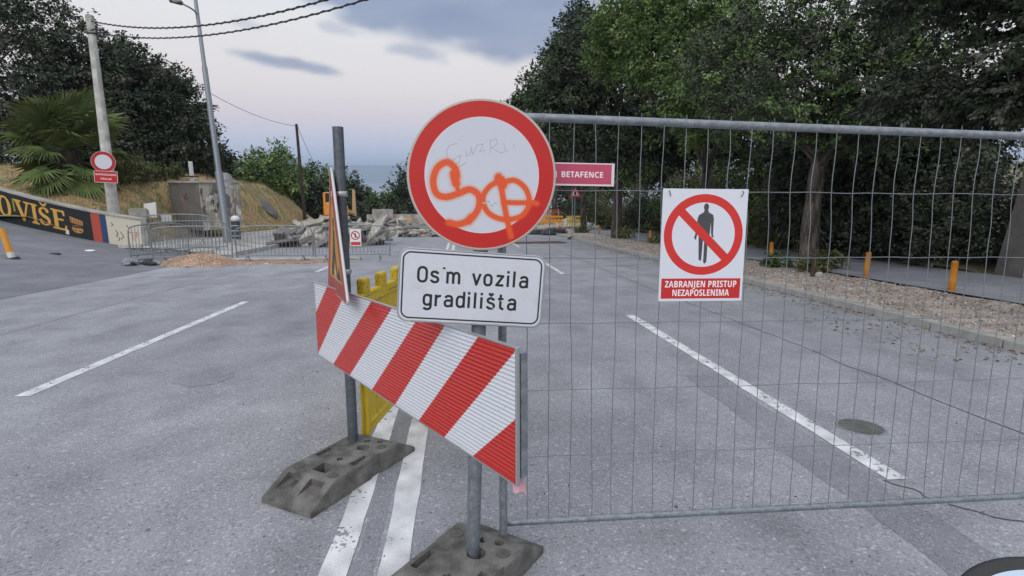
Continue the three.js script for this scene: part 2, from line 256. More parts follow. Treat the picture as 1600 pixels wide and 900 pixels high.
{ // joints and cracks sealed with tar
  const crack = (pts, w) => { const c = new THREE.CatmullRomCurve3(pts.map(([x, z]) => V(x, 0, z))), n = pts.length * 14, pos = [], idx = []; for (let i = 0; i <= n; i++) { const p = c.getPoint(i / n), t = c.getTangent(i / n), k = w * (0.35 + 1.1 * fbm(i * 0.33, w * 900, 2, 3)), jx = (fbm(i * 0.6, 4, w * 70, 4) - 0.5) * 0.1; pos.push(p.x + t.z * k + jx, road(p.z) + 0.003, p.z - t.x * k, p.x - t.z * k + jx, road(p.z) + 0.003, p.z + t.x * k); if (i) { const q = i * 2; idx.push(q - 2, q - 1, q, q - 1, q + 1, q); } } const g = new THREE.BufferGeometry(); g.setAttribute('position', new THREE.Float32BufferAttribute(pos, 3)); g.setIndex(idx); g.computeVertexNormals(); return g; };
  struct('road_joint', crack([[4.1, 1], [4.02, -3], [4.0, -6], [3.96, -9], [3.9, -13], [3.9, -20]], 0.007), M.tar);
  struct('road_joint', crack([[-6.1, -4], [-6.2, -9], [-6.15, -14], [-6.3, -17]], 0.009), M.patch);
  struct('road_crack', crack([[2.5, -2.75], [2.75, -2.35], [3.1, -2.15], [3.35, -1.9]], 0.006), M.tar);
}
function disc(rx, rz, rag, n = 40) { const s = new THREE.Shape(); for (let i = 0; i < n; i++) { const a = i / n * 2 * Math.PI, k = 1 + (fbm(Math.cos(a) * 2 + 9, Math.sin(a) * 2 + rx * 50, 3, 3) - 0.5) * rag; const x = Math.cos(a) * rx * k, y = Math.sin(a) * rz * k; i ? s.lineTo(x, y) : s.moveTo(x, y); } return metreUV(new THREE.ShapeGeometry(s).rotateX(-Math.PI / 2)); }
for (const [px, py, rx, rz, rag] of [[322, 588, 0.27, 0.33, 0.6], [285, 432, 0.55, 0.35, 0.1], [970, 415, 0.5, 0.22, 0.3], [480, 424, 0.5, 0.3, 0.2]]) { const p = hit(px, py); const m = struct('asphalt_patch', disc(rx, rz, rag), M.patch); place(m, p.x, p.z, 0, 0.003); }
{ const p = hit(1345, 667); const m = thing('manhole_cover', 'small round dark cover set in the asphalt beyond the mesh fence', 'manhole cover'); place(m, p.x, p.z); mesh('rim', metreUV(new THREE.TorusGeometry(0.155, 0.012, 6, 36).rotateX(Math.PI / 2).scale(1, 0.5, 1)), M.patch, m); mesh('lid', metreUV(new THREE.CylinderGeometry(0.15, 0.15, 0.008, 32).translate(0, 0.002, 0)), std({ map: rep(concreteTex, 1.5), color: rgb(0.2, 0.2, 0.2) }), m); }
{ const m = struct('steel_road_plate', metreUV(box(2.6, 0.02, 1.6)), std({ map: rep(soilTex, 0.6), color: rgb(0.25, 0.16, 0.13) })); const p = hit(850, 379); place(m, p.x - 0.3, p.z, 0.05, 0.012); }

// kerb of single stones along the right side
{ const k = new THREE.Group(); k.name = 'kerb'; k.userData.kind = 'structure'; scene.add(k); reseed(11);
  const geos = [0, 1, 2, 3].map((i) => { const g = new RoundedBoxGeometry(0.17, 0.3, 0.985, 2, 0.018); const p = g.attributes.position; for (let j = 0; j < p.count; j++) { const v = V().fromBufferAttribute(p, j), n = (fbm(v.x * 9 + i * 7, v.y * 9, v.z * 5, 3) - 0.5) * 0.022; p.setXYZ(j, v.x + n, v.y + n, v.z); } g.computeVertexNormals(); return metreUV(g); });
  for (let i = 0; i < 66; i++) { const z = 4 - i * 1.0, s = mesh('kerb_stone', geos[i % 4], M.kerb, k); s.position.set(KERB + 0.085 + rr(-0.008, 0.008), road(z) - 0.03 + rr(-0.006, 0.006), z); s.rotation.set(TILT + rr(-0.006, 0.006), rr(-0.008, 0.008), rr(-0.02, 0.02)); } }

// ---------------------------------------------------------------- rubber feet
function rubberFoot() {
  const ev = new Evaluator(); ev.attributes = ['position', 'normal']; ev.useGroups = false;
  const prof = new THREE.Shape(); [[-0.45, 0.0], [-0.45, 0.022], [-0.43, 0.035], [-0.29, 0.112], [-0.275, 0.118], [0.275, 0.118], [0.29, 0.112], [0.43, 0.035], [0.45, 0.022], [0.45, 0.0]].forEach(([x, y], i) => i ? prof.lineTo(x, y) : prof.moveTo(x, y));
  const g = new THREE.ExtrudeGeometry(prof, { depth: 0.36, bevelEnabled: true, bevelSize: 0.012, bevelThickness: 0.012, bevelSegments: 2 }).translate(0, 0, -0.18);
  let b = new Brush(g.index ? g : mergeVertices(g)); b.updateMatrixWorld();
  const cut = (geo, x, y, z, ry = 0, rz = 0) => { const c = new Brush(geo); c.position.set(x, y, z); c.rotation.set(0, ry, rz); c.updateMatrixWorld(); const r = ev.evaluate(b, c, SUBTRACTION); b = r; b.updateMatrixWorld(); };
  cut(new THREE.BoxGeometry(0.1, 0.1, 0.11), -0.185, 0.12, 0.02);
  cut(new THREE.BoxGeometry(0.13, 0.08, 0.035), -0.02, 0.12, 0.135, 0.0);
  cut(new THREE.BoxGeometry(0.13, 0.08, 0.035), -0.02, 0.12, -0.145, 0.0);
  cut(new THREE.BoxGeometry(0.045, 0.1, 0.018), -0.06, 0.12, 0.02); cut(new THREE.BoxGeometry(0.018, 0.1, 0.045), -0.06, 0.12, 0.021);
  cut(new THREE.BoxGeometry(0.05, 0.1, 0.02), 0.215, 0.12, -0.01); cut(new THREE.BoxGeometry(0.02, 0.1, 0.05), 0.216, 0.12, -0.01);
  cut(new THREE.CylinderGeometry(0.022, 0.022, 0.1, 18), 0.245, 0.12, 0.075);
  cut(new THREE.CylinderGeometry(0.043, 0.043, 0.09, 20), 0.13, 0.12, 0.03);
  for (const sx of [-1, 1]) for (const z of [-0.088, 0.088]) { cut(new THREE.BoxGeometry(0.15, 0.05, 0.115), sx * 0.372, 0.092, z, 0, -sx * 0.16); }
  for (const z of [-0.205, 0.205]) cut(new THREE.BoxGeometry(0.1, 0.3, 0.05), 0.07, 0.1, z);
  const out = b.geometry; out.clearGroups?.();
  return metreUV(toCreasedNormals(out.index ? out.toNonIndexed() : out, 0.5));
}
const footGeo = rubberFoot();
function foot(x, z, yaw, label) {
  const f = thing('rubber_fence_foot', label, 'fence foot', 'rubber feet on the road'); place(f, x, z, yaw);
  mesh('body', footGeo, M.rubber, f);
  for (const [sx, sz] of [[-0.235, -0.13], [-0.235, 0.135], [0.2, -0.13], [0.185, 0.135]]) { const s = mesh('stud', metreUV(new THREE.CylinderGeometry(0.03, 0.034, 0.02, 24)), M.rubber, f); s.position.set(sx, 0.125, sz); }
  return f;
}
// long axis (0.53,-0.85): local +x -> (cos, -sin)
foot(-0.74, -3.17, Math.atan2(0.85, 0.53), 'grey rubber foot carrying the post with the triangular roadworks sign');
foot(-0.06, -2.02, Math.atan2(0.8, 0.6), 'grey rubber foot carrying the round sign post and the fence upright');

// ---------------------------------------------------------------- sign faces
const RED = '#c8261f', ring = (x, cx, cy, r, w, col) => { x.lineWidth = w; x.strokeStyle = col; x.beginPath(); x.arc(cx, cy, r, 0, 7); x.stroke(); };
function grime(x, w, h, n, a, s) { reseed(s); for (let i = 0; i < n; i++) { x.fillStyle = `rgba(${90 + rnd() * 60},${85 + rnd() * 60},${75 + rnd() * 60},${a * rnd()})`; x.beginPath(); x.ellipse(rnd() * w, rnd() * h, rr(0.5, 3.5), rr(0.5, 3), rnd() * 3, 0, 7); x.fill(); } for (let i = 0; i < n / 8; i++) { x.strokeStyle = `rgba(110,108,104,${a * rnd()})`; x.lineWidth = rr(0.5, 1.8); const px = rnd() * w, py = rnd() * h; x.beginPath(); x.moveTo(px, py); x.lineTo(px + rr(-40, 40), py + rr(-25, 25)); x.stroke(); } }
const roundTex = canvasTex(1024, 1024, (x, w) => {
  x.fillStyle = '#d3cfc8'; x.fillRect(0, 0, w, w); x.fillStyle = '#bf1d17'; x.beginPath(); x.arc(512, 512, 506, 0, 7); x.fill();
  x.fillStyle = '#cbced8'; x.beginPath(); x.arc(512, 512, 398, 0, 7); x.fill();
  ring(x, 512, 512, 398, 5, '#e8c9cc');
  grime(x, w, w, 500, 0.22, 5);
  x.save(); x.beginPath(); x.arc(512, 512, 490, 0, 7); x.clip(); x.lineCap = x.lineJoin = 'round';
  // faint pencil scrawl
  x.strokeStyle = 'rgba(120,124,138,0.42)'; x.lineWidth = 5;
  for (const s of [[[330, 300], [280, 315], [262, 350], [268, 400], [300, 425]], [[300, 425], [325, 395], [360, 380], [352, 425], [318, 445], [330, 470], [400, 425]], [[395, 345], [400, 385], [425, 360], [432, 318], [440, 372], [462, 330], [470, 300]], [[478, 305], [515, 295], [488, 350], [530, 335]], [[560, 268], [565, 350]], [[560, 275], [600, 255], [612, 290], [570, 318], [640, 352]], [[655, 285], [668, 330]], [[640, 350], [690, 330]], [[720, 290], [735, 310]]]) { x.beginPath(); s.forEach(([a, b], i) => i ? x.lineTo(a, b) : x.moveTo(a, b)); x.stroke(); }
  // orange spray paint
  const spray = (pts, wd) => { const c = new THREE.CatmullRomCurve3(pts.map(([a, b]) => V(a, b, 0))), P = c.getPoints(90); for (const [k, al] of [[2.1, 0.07], [1.65, 0.12], [1.3, 0.3], [1, 0.96]]) { x.strokeStyle = `rgba(226,84,34,${al})`; x.lineWidth = wd * k; x.beginPath(); P.forEach((p, i) => i ? x.lineTo(p.x, p.y) : x.moveTo(p.x, p.y)); x.stroke(); } };
  spray([[335, 520], [322, 470], [268, 430], [200, 470], [172, 570], [200, 650], [260, 668], [350, 640], [430, 610], [490, 650], [490, 740], [430, 820], [350, 855], [285, 845]], 42);
  spray([[300, 500], [330, 560], [342, 610]], 26); spray([[318, 520], [330, 570]], 54); spray([[340, 600], [342, 645]], 10); spray([[440, 805], [425, 830]], 44);
  spray([[655, 530], [560, 590], [520, 670], [560, 765], [670, 810], [800, 780], [850, 690], [820, 590], [740, 535], [660, 545], [628, 510]], 34);
  spray([[625, 520], [650, 600], [675, 720], [720, 900], [728, 930]], 36); spray([[668, 690], [760, 690], [880, 686], [905, 690]], 32); spray([[625, 525], [660, 570]], 52);
  x.restore();
  x.fillStyle = '#aeb1b8'; for (const [a, b] of [[530, 700], [560, 690], [585, 715], [610, 700]]) { x.beginPath(); x.ellipse(a, b, 14, 6, 0.3, 0, 7); x.fill(); }
  ring(x, 512, 512, 510, 7, '#bdb6aa');
});
const plateTex = canvasTex(1200, 600, (x, w, h) => {
  x.fillStyle = '#cfd2da'; x.fillRect(0, 0, w, h);
  reseed(31); for (let i = 0; i < 70; i++) { x.fillStyle = `rgba(${rr(175, 205)},${rr(180, 200)},${rr(165, 190)},${rr(0.04, 0.14)})`; x.beginPath(); x.ellipse(rnd() * w, rnd() * h, rr(10, 80), rr(8, 50), rnd() * 3, 0, 7); x.fill(); }
  grime(x, w, h, 400, 0.3, 8);
  x.strokeStyle = '#24262b'; x.lineWidth = 13; x.beginPath(); x.roundRect(22, 22, w - 44, h - 44, 62); x.stroke();
  // upright rounded lettering drawn as strokes
  x.strokeStyle = '#1c1e22'; x.lineWidth = 21; x.lineCap = 'butt'; x.lineJoin = 'round';
  const P = (pts) => { x.beginPath(); pts.forEach((p, i) => p.length === 2 ? (i ? x.lineTo(...p) : x.moveTo(...p)) : p.length === 4 ? x.quadraticCurveTo(...p) : x.bezierCurveTo(...p)); x.stroke(); };
  const glyph = {
    O: [(X, Y) => P([[X, Y - 75], [X, Y - 118, X + 34, Y - 118], [X + 68, Y - 118, X + 68, Y - 75], [X + 68, Y - 38], [X + 68, Y + 2, X + 34, Y + 2], [X, Y + 2, X, Y - 38], [X, Y - 78]]), 100],
    o: [(X, Y) => P([[X, Y - 50], [X, Y - 86, X + 29, Y - 86], [X + 58, Y - 86, X + 58, Y - 50], [X + 58, Y - 34], [X + 58, Y + 2, X + 29, Y + 2], [X, Y + 2, X, Y - 34], [X, Y - 52]]), 92],
    s: [(X, Y) => P([[X + 54, Y - 68], [X + 48, Y - 86, X + 27, Y - 86], [X + 2, Y - 86, X + 2, Y - 66], [X + 2, Y - 50, X + 28, Y - 45], [X + 56, Y - 40, X + 56, Y - 21], [X + 56, Y + 2, X + 28, Y + 2], [X + 4, Y + 2, X, Y - 18]]), 88],
    m: [(X, Y) => { P([[X, Y + 8], [X, Y - 92]]); P([[X, Y - 50], [X, Y - 86, X + 24, Y - 86], [X + 48, Y - 86, X + 48, Y - 50], [X + 48, Y + 8]]); P([[X + 48, Y - 50], [X + 50, Y - 86, X + 74, Y - 86], [X + 97, Y - 86, X + 97, Y - 50], [X + 97, Y + 8]]); }, 130],
    v: [(X, Y) => P([[X, Y - 92], [X + 31, Y + 2], [X + 62, Y - 92]]), 90],
    z: [(X, Y) => P([[X, Y - 82], [X + 56, Y - 82], [X + 2, Y - 3], [X + 62, Y - 3]]), 90],
    i: [(X, Y) => { P([[X, Y + 8], [X, Y - 92]]); P([[X, Y - 108], [X, Y - 130]]); }, 44],
    l: [(X, Y) => P([[X, Y + 8], [X, Y - 130]]), 46],
    a: [(X, Y) => { P([[X + 3, Y - 68], [X + 10, Y - 86, X + 31, Y - 86], [X + 58, Y - 86, X + 58, Y - 56], [X + 58, Y + 8]]); P([[X + 58, Y - 46], [X + 26, Y - 48], [X, Y - 47, X, Y - 23], [X, Y + 2, X + 25, Y + 2], [X + 56, Y + 2, X + 58, Y - 30]]); }, 92],
    g: [(X, Y) => { P([[X + 58, Y - 92], [X + 58, Y + 8], [X + 58, Y + 36, X + 28, Y + 36], [X + 8, Y + 36, X + 2, Y + 22]]); P([[X + 58, Y - 50], [X + 58, Y - 86, X + 29, Y - 86], [X, Y - 86, X, Y - 50], [X, Y - 36], [X, Y - 2, X + 29, Y - 2], [X + 58, Y - 2, X + 58, Y - 40]]); }, 92],
    r: [(X, Y) => { P([[X, Y + 8], [X, Y - 92]]); P([[X, Y - 52], [X + 4, Y - 84, X + 42, Y - 82]]); }, 68],
    d: [(X, Y) => { P([[X + 58, Y + 8], [X + 58, Y - 130]]); P([[X + 58, Y - 50], [X + 58, Y - 86, X + 29, Y - 86], [X, Y - 86, X, Y - 50], [X, Y - 34], [X, Y + 2, X + 29, Y + 2], [X + 58, Y + 2, X + 58, Y - 34]]); }, 92],
    t: [(X, Y) => { P([[X + 14, Y - 124], [X + 14, Y - 24], [X + 14, Y + 2, X + 44, Y + 0]]); P([[X - 8, Y - 84], [X + 40, Y - 84]]); }, 74],
    'š': [(X, Y) => { glyph.s[0](X, Y); P([[X + 10, Y - 130], [X + 28, Y - 110], [X + 46, Y - 130]]); }, 88],
    '.': [(X, Y) => P([[X + 6, Y - 112], [X + 6, Y - 128]]), 30], ' ': [() => 0, 66],
  };
  const write = (s, X, Y) => { for (const ch of s) { glyph[ch][0](X, Y); X += glyph[ch][1] + 8; } };
  write('Os.m vozila', 150, 262); write('gradilišta', 205, 462);
  x.strokeStyle = 'rgba(205,207,214,0.95)'; x.lineWidth = 7; x.beginPath(); x.moveTo(845, 392); x.lineTo(905, 380); x.stroke(); x.beginPath(); x.moveTo(770, 452); x.lineTo(800, 462); x.stroke();
});
const boardTex = canvasTex(1864, 412, (x, w, h) => {   // 2.33 x 0.515 m
  x.fillStyle = '#d2d6dc'; x.fillRect(0, 0, w, h);
  x.fillStyle = '#c01f14';
  for (const [a, b, c, d] of [[0.118, 0.262, -0.005, -0.17], [0.437, 0.552, 0.266, 0.135], [0.678, 0.783, 0.548, 0.416], [0.896, 1.003, 0.77, 0.664], [1.13, 1.2, 1.1, 0.872]]) { x.beginPath(); x.moveTo(a * w, 0); x.lineTo(b * w, 0); x.lineTo(c * w, h); x.lineTo(d * w, h); x.fill(); }
  grime(x, w, h, 1100, 0.4, 13);
});
const triTex = canvasTex(512, 512, (x, w) => {
  x.fillStyle = '#a5463e'; x.fillRect(0, 0, w, w); x.fillStyle = '#c8923c'; x.beginPath(); x.moveTo(256, 118); x.lineTo(420, 428); x.lineTo(92, 428); x.fill();
  x.fillStyle = '#3a3630'; x.beginPath(); x.moveTo(150, 420); x.lineTo(235, 300); x.lineTo(250, 240); x.lineTo(290, 250); x.lineTo(285, 320); x.lineTo(330, 420); x.lineTo(300, 420); x.lineTo(262, 350); x.lineTo(210, 420); x.fill(); x.beginPath(); x.arc(268, 222, 20, 0, 7); x.fill(); x.beginPath(); x.moveTo(310, 420); x.lineTo(360, 370); x.lineTo(405, 420); x.fill(); grime(x, w, w, 300, 0.5, 3);
});
const betaTex = canvasTex(900, 260, (x, w, h) => { x.fillStyle = '#e3d4d8'; x.fillRect(0, 0, w, h); x.fillStyle = '#bf4a67'; x.fillRect(14, 14, w - 34, h - 34); grime(x, w, h, 200, 0.25, 4); x.fillStyle = '#efe9ea'; x.font = 'bold 92px sans-serif'; x.textBaseline = 'middle'; x.save(); x.translate(322, 132); x.scale(0.93, 1); x.fillText('BETAFENCE', 0, 0); x.restore(); x.fillRect(244, 98, 30, 10); x.fillRect(264, 98, 12, 70); x.fillRect(240, 158, 36, 10); });
const zabTex = canvasTex(800, 1040, (x, w, h) => {
  x.fillStyle = '#dcdfe8'; x.fillRect(0, 0, w, h);
  ring(x, 398, 420, 335, 76, '#d4322c');
  x.fillStyle = '#4a494d';                                           // standing figure
  const P = (pts) => { x.beginPath(); pts.forEach(([a, b], i) => i ? x.lineTo(a, b) : x.moveTo(a, b)); x.closePath(); x.fill(); };
  x.beginPath(); x.ellipse(412, 165, 24, 34, 0, 0, 7); x.fill(); P([[396, 190], [430, 190], [436, 212], [480, 236], [488, 270], [488, 410], [496, 446], [476, 440], [468, 400], [462, 300], [456, 420], [440, 430], [440, 640], [438, 672], [418, 690], [408, 668], [408, 440], [396, 440], [390, 630], [386, 662], [364, 652], [362, 620], [352, 430], [350, 300], [342, 400], [328, 470], [310, 446], [318, 420], [336, 262], [348, 236], [390, 212]]);
  x.save(); x.beginPath(); x.arc(398, 420, 345, 0, 7); x.clip(); x.strokeStyle = '#d4322c'; x.lineWidth = 78; x.beginPath(); x.moveTo(130, 160); x.lineTo(668, 684); x.stroke(); x.restore();
  x.fillStyle = '#c92a2a'; x.fillRect(22, 826, w - 44, 190);
  x.fillStyle = '#f1f1f3'; x.textAlign = 'center'; x.textBaseline = 'middle';
  for (const [t, y, wd] of [['ZABRANJEN PRISTUP', 880, 690], ['NEZAPOSLENIMA', 962, 550]]) { x.font = 'bold 84px sans-serif'; const k = wd / x.measureText(t).width; x.save(); x.translate(400, y); x.scale(k, 1); x.fillText(t, 0, 0); x.restore(); }
  grime(x, w, h, 120, 0.12, 22);
});
const face = (t, o = {}) => std({ map: t, roughness: 0.45, ...o });

// ---------------------------------------------------------------- round sign on its post
function discGeo(r, d = 0.004, seg = 64) { const g = new THREE.CylinderGeometry(r, r, d, seg).rotateX(Math.PI / 2), p = g.attributes.position, uv = g.attributes.uv; for (let i = 0; i < p.count; i++) uv.setXY(i, 0.5 + p.getX(i) / (2 * r), 0.5 + p.getY(i) / (2 * r)); return g; }
function flat(shape, d, w, h, bevel = 0) { const g = new THREE.ExtrudeGeometry(shape, { depth: d, bevelEnabled: bevel > 0, bevelSize: bevel, bevelThickness: bevel, bevelSegments: 1, curveSegments: 10 }); const p = g.attributes.position, uv = g.attributes.uv; for (let i = 0; i < p.count; i++) uv.setXY(i, 0.5 + p.getX(i) / w, 0.5 + p.getY(i) / h); return g; }
function roundRect(w, h, r) { const s = new THREE.Shape(), x = -w / 2, y = -h / 2; s.moveTo(x + r, y); s.lineTo(x + w - r, y); s.absarc(x + w - r, y + r, r, -Math.PI / 2, 0); s.lineTo(x + w, y + h - r); s.absarc(x + w - r, y + h - r, r, 0, Math.PI / 2); s.lineTo(x + r, y + h); s.absarc(x + r, y + h - r, r, Math.PI / 2, Math.PI); s.lineTo(x, y + r); s.absarc(x + r, y + r, r, Math.PI, 1.5 * Math.PI); return s; }
function hollowPole(r, h, t = 0.003, seg = 28) { return new THREE.LatheGeometry([V(r - t, h - 0.3, 0), V(r - t, h, 0), V(r, h, 0), V(r, 0, 0)].map((v) => new THREE.Vector2(v.x, v.y)), seg); }
{
  const s = thing('no_vehicles_sign', 'round red-ringed white sign with orange graffiti above a lettered plate on a grey post', 'road sign');
  place(s, 0.025, -2.14, 0, 0.055); s.rotation.z = -0.04;
  mesh('post', metreUV(hollowPole(0.0305, 1.985)), M.zinc, s);
  const d = mesh('round_panel', discGeo(0.287, 0.003, 72), [std({ color: rgb(0.5, 0.48, 0.44), roughness: 0.5 }), face(roundTex), M.signBack], s); d.position.set(-0.004, 1.7, 0.06);
  const e = mesh('rim', new THREE.TorusGeometry(0.289, 0.0045, 8, 96), std({ color: rgb(0.5, 0.47, 0.42), metalness: 0.2, roughness: 0.55 }), d); e.position.z = -0.004;
  const pl = mesh('text_plate', flat(roundRect(0.575, 0.285, 0.035), 0.003, 0.575, 0.285), [face(plateTex), M.signBack], s); pl.position.set(-0.034, 1.252, 0.055); pl.rotation.z = -0.038;
  mesh('rim', tube([...roundRect(0.582, 0.292, 0.038).getPoints(8).map((p) => V(p.x, p.y, -0.002))], 0.0045, 6, 140), M.signBack, pl);
  for (const y of [1.84, 1.56, 1.33, 1.16]) mesh('clamp', merge([new THREE.TorusGeometry(0.034, 0.006, 6, 24).scale(1, 1, 2.6).rotateX(Math.PI / 2).translate(0, y, 0), box(0.09, 0.03, 0.018, 0, y, 0.041), rod(V(0.045, y, -0.02), V(0.045, y, 0.05), 0.005)]), M.alu, s);
}
// ---------------------------------------------------------------- post with the triangular sign
{
  const s = thing('roadworks_sign', 'tall grey post with a triangular roadworks sign turned nearly edge-on', 'road sign');
  place(s, -0.728, -3.38, 0, 0.045);
  mesh('post', metreUV(hollowPole(0.0325, 2.08)), M.greyPole, s);
  const t = new THREE.Shape(), k = 0.46, hh = 0.79, c = 0.045; t.moveTo(-k + c, 0); t.lineTo(k - c, 0); t.quadraticCurveTo(k + 0.01, 0, k - c * 0.5, c * 0.9); t.lineTo(c * 0.5, hh - c * 0.9); t.quadraticCurveTo(0, hh + 0.01, -c * 0.5, hh - c * 0.9); t.lineTo(-k + c * 0.5, c * 0.9); t.quadraticCurveTo(-k - 0.01, 0, -k + c, 0);
  const g = flat(t, 0.004, 0.92, 0.92); { const p = g.attributes.position, uv = g.attributes.uv; for (let i = 0; i < p.count; i++) uv.setXY(i, 0.5 + p.getX(i) / 0.92, 0.06 + p.getY(i) / 0.88); }
  const tri = mesh('triangle_panel', g, [face(triTex), M.signBack], s); tri.position.set(-0.055, 1.06, 0.0); tri.rotation.y = -1.234;
  const rim = t.getPoints(8).map((p) => V(p.x, p.y, 0)); mesh('rim', merge([tube(rim, 0.009, 6, 160)]), std({ color: rgb(0.62, 0.6, 0.6), metalness: 0.2, roughness: 0.5 }), tri).position.z = -0.004;
  for (const y of [1.2, 1.68]) mesh('clamp', merge([new THREE.TorusGeometry(0.036, 0.006, 6, 24).scale(1, 1, 3).rotateX(Math.PI / 2).translate(0, y, 0), box(0.03, 0.035, 0.05, -0.04, y, 0)]), M.alu, s);
}
// ---------------------------------------------------------------- striped board
{
  const a = V(0.025, 0, -2.14), L = 2.33, h = 0.515, s = thing('striped_barrier_board', 'long red and white diagonally striped board with ribbed surface across two posts', 'barrier board');
  const dir = V(-0.518, 0, -0.854).normalize(), nrm = V(-0.854, 0, 0.518), c = a.clone().addScaledVector(dir, 0.765).addScaledVector(nrm, 0.052);
  place(s, c.x, c.z, -1.026);
  const rows = 29 * 6, pos = [], uv = [], idx = []; const X = range(-L / 2, L / 2, 0.06);
  for (let j = 0; j <= rows; j++) for (const x of X) { const v = j / rows, e = Math.min(1, Math.min(v, 1 - v) * 30); pos.push(x, v * h, 0.003 * Math.sin(v * 29 * 2 * Math.PI) * e); uv.push((x + L / 2) / L, v); }
  for (let j = 0; j < rows; j++) for (let i = 0; i < X.length - 1; i++) { const q = j * X.length + i; idx.push(q, q + 1, q + X.length, q + 1, q + X.length + 1, q + X.length); }
  const g = new THREE.BufferGeometry(); g.setAttribute('position', new THREE.Float32BufferAttribute(pos, 3)); g.setAttribute('uv', new THREE.Float32BufferAttribute(uv, 2)); g.setIndex(idx); g.computeVertexNormals();
  const pnl = mesh('striped_panel', g, new THREE.MeshPhysicalMaterial({ map: boardTex, roughness: 0.34, metalness: 0.0, clearcoat: 0.35, clearcoatRoughness: 0.3, side: THREE.DoubleSide }), s); pnl.position.set(0, 0.617, 0.0);
  mesh('backing', metreUV(box(L - 0.01, h - 0.01, 0.012, 0, 0.617 + h / 2, -0.012)), M.signBack, s);
  mesh('edge_strip', [box(L, 0.006, 0.014, 0, 0.615, -0.004), box(L, 0.006, 0.014, 0, 0.617 + h + 0.002, -0.004)], M.alu, s);
  mesh('end_strip', rbox(0.008, h + 0.01, 0.018, 0.003, L / 2 + 0.003, 0.617 + h / 2, -0.004), M.alu, s);
  mesh('end_strip', rbox(0.008, h + 0.01, 0.018, 0.003, -L / 2 - 0.003, 0.617 + h / 2, -0.004), M.alu, s);
  mesh('end_channel', metreUV(box(0.035, h - 0.04, 0.03, L / 2 - 0.012, 0.617 + h / 2, -0.034)), M.zinc, s);
}
// ---------------------------------------------------------------- yellow plastic barrier
{
  const s = thing('yellow_plastic_barrier', 'yellow plastic barrier with knobbed top edge behind the striped board', 'barrier');
  const d = V(0.183, 0, -1.01).normalize(), L = 2.0; place(s, -0.67 + d.x * L / 2, -3.5 + d.z * L / 2, Math.atan2(-d.z, d.x), 0.09);
  mesh('panel', [rbox(L, 0.92, 0.03, 0.012, 0, 0.47, 0)], M.yellow, s);
  mesh('frame', [rbox(0.06, 0.98, 0.055, 0.015, -L / 2 + 0.03, 0.5, 0), rbox(0.06, 0.98, 0.055, 0.015, L / 2 - 0.03, 0.5, 0), rbox(L - 0.1, 0.09, 0.05, 0.015, 0, 0.95, 0), rbox(L - 0.1, 0.08, 0.05, 0.015, 0, 0.06, 0), rbox(L - 0.1, 0.05, 0.045, 0.012, 0, 0.5, 0)], M.yellow, s);
  for (let i = 0; i < 6; i++) { const k = mesh('top_knob', rbox(0.12, 0.11, 0.06, 0.02), M.yellow, s); k.position.set(-L / 2 + 0.09 + i * 0.36, 1.035, 0); }
  for (let i = 0; i < 7; i++) { const k = mesh('rib', rbox(0.03, 0.38, 0.045, 0.01), M.yellow, s); k.position.set(-0.78 + i * 0.26, 0.28, 0); }
  for (const k of [-1, 1]) mesh('foot_peg', box(0.035, 0.14, 0.035, k * (L / 2 - 0.03), -0.02, 0), M.yellow, s);
}
// ---------------------------------------------------------------- mesh fence panel with its signs
{
  const f = thing('mesh_fence_panel', 'galvanised wire mesh fence panel standing across the right lane', 'fence'); place(f, 0, -2.34); reseed(77);
  const X0 = 0.185, X1 = 3.68, top = (x) => mix(2.025, 1.93, (x - X0) / 3.5), bot = (x) => mix(0.122, 0.096, (x - X0) / 3.5);
  mesh('top_rail', metreUV(rod(V(X0 - 0.02, top(X0), 0), V(X1 + 0.02, top(X1), 0), 0.0185, 0.0185, 16)), M.zinc, f);
  mesh('bottom_rail', metreUV(rod(V(X0 - 0.02, bot(X0), 0), V(X1, bot(X1), 0), 0.0165, 0.0165, 16)), M.zinc, f);
  for (const x of [X0, X1]) mesh('upright', metreUV(rod(V(x - 0.012, 0.0, 0.09), V(x, top(x) + 0.02, 0), 0.019, 0.019, 16)), M.zinc, f);
  for (let i = 0; i < 34; i++) {
    const x = 0.296 + i * 0.1035, pts = [], ph = rr(0, 6), am = rr(0.001, 0.006);
    for (let j = 0; j <= 18; j++) { const t = j / 18, y = mix(bot(x) + 0.012, top(x) - 0.012, t), kink = Math.max(0, 1 - Math.abs(t - 0.86) / 0.07) * 0.012; pts.push(V(x + am * Math.sin(t * 9 + ph) + (hash(i, j, 3) - 0.5) * 0.004 - (i > 8 ? kink : kink * 0.3), y, 0.004 + Math.sin(t * 5 + ph) * 0.004)); }
    mesh('vertical_wire', tube(pts, 0.0019, 5, 40), M.zinc, f);
    mesh('wire_end', rod(V(x, top(x) + 0.012, 0.003), V(x + rr(-0.004, 0.004), top(x) + 0.036, 0.006), 0.0019, 0.0019, 5), M.zinc, f);
  }
  for (const h of [1.703, 1.398, 1.095, 0.775, 0.448]) { const pts = []; for (let j = 0; j <= 26; j++) { const x = mix(X0, X1, j / 26); pts.push(V(x, h - (x - 0.8) * 0.012 + (hash(j, h * 100 | 0, 8) - 0.5) * 0.006, 0.001)); } mesh('horizontal_wire', tube(pts, 0.0019, 5, 60), M.zinc, f); }
}
function onFence(name, label, cat, cx, cy, w, h, mat, r, roll) { const s = thing(name, label, cat); s.position.set(cx, road(-2.34) + cy * Math.cos(TILT), -2.34 + cy * Math.sin(TILT)); s.rotation.set(TILT, 0, roll); const p = mesh('panel', flat(roundRect(w, h, r), 0.004, w, h), [mat, M.signBack], s); p.position.z = 0.012; return s; }
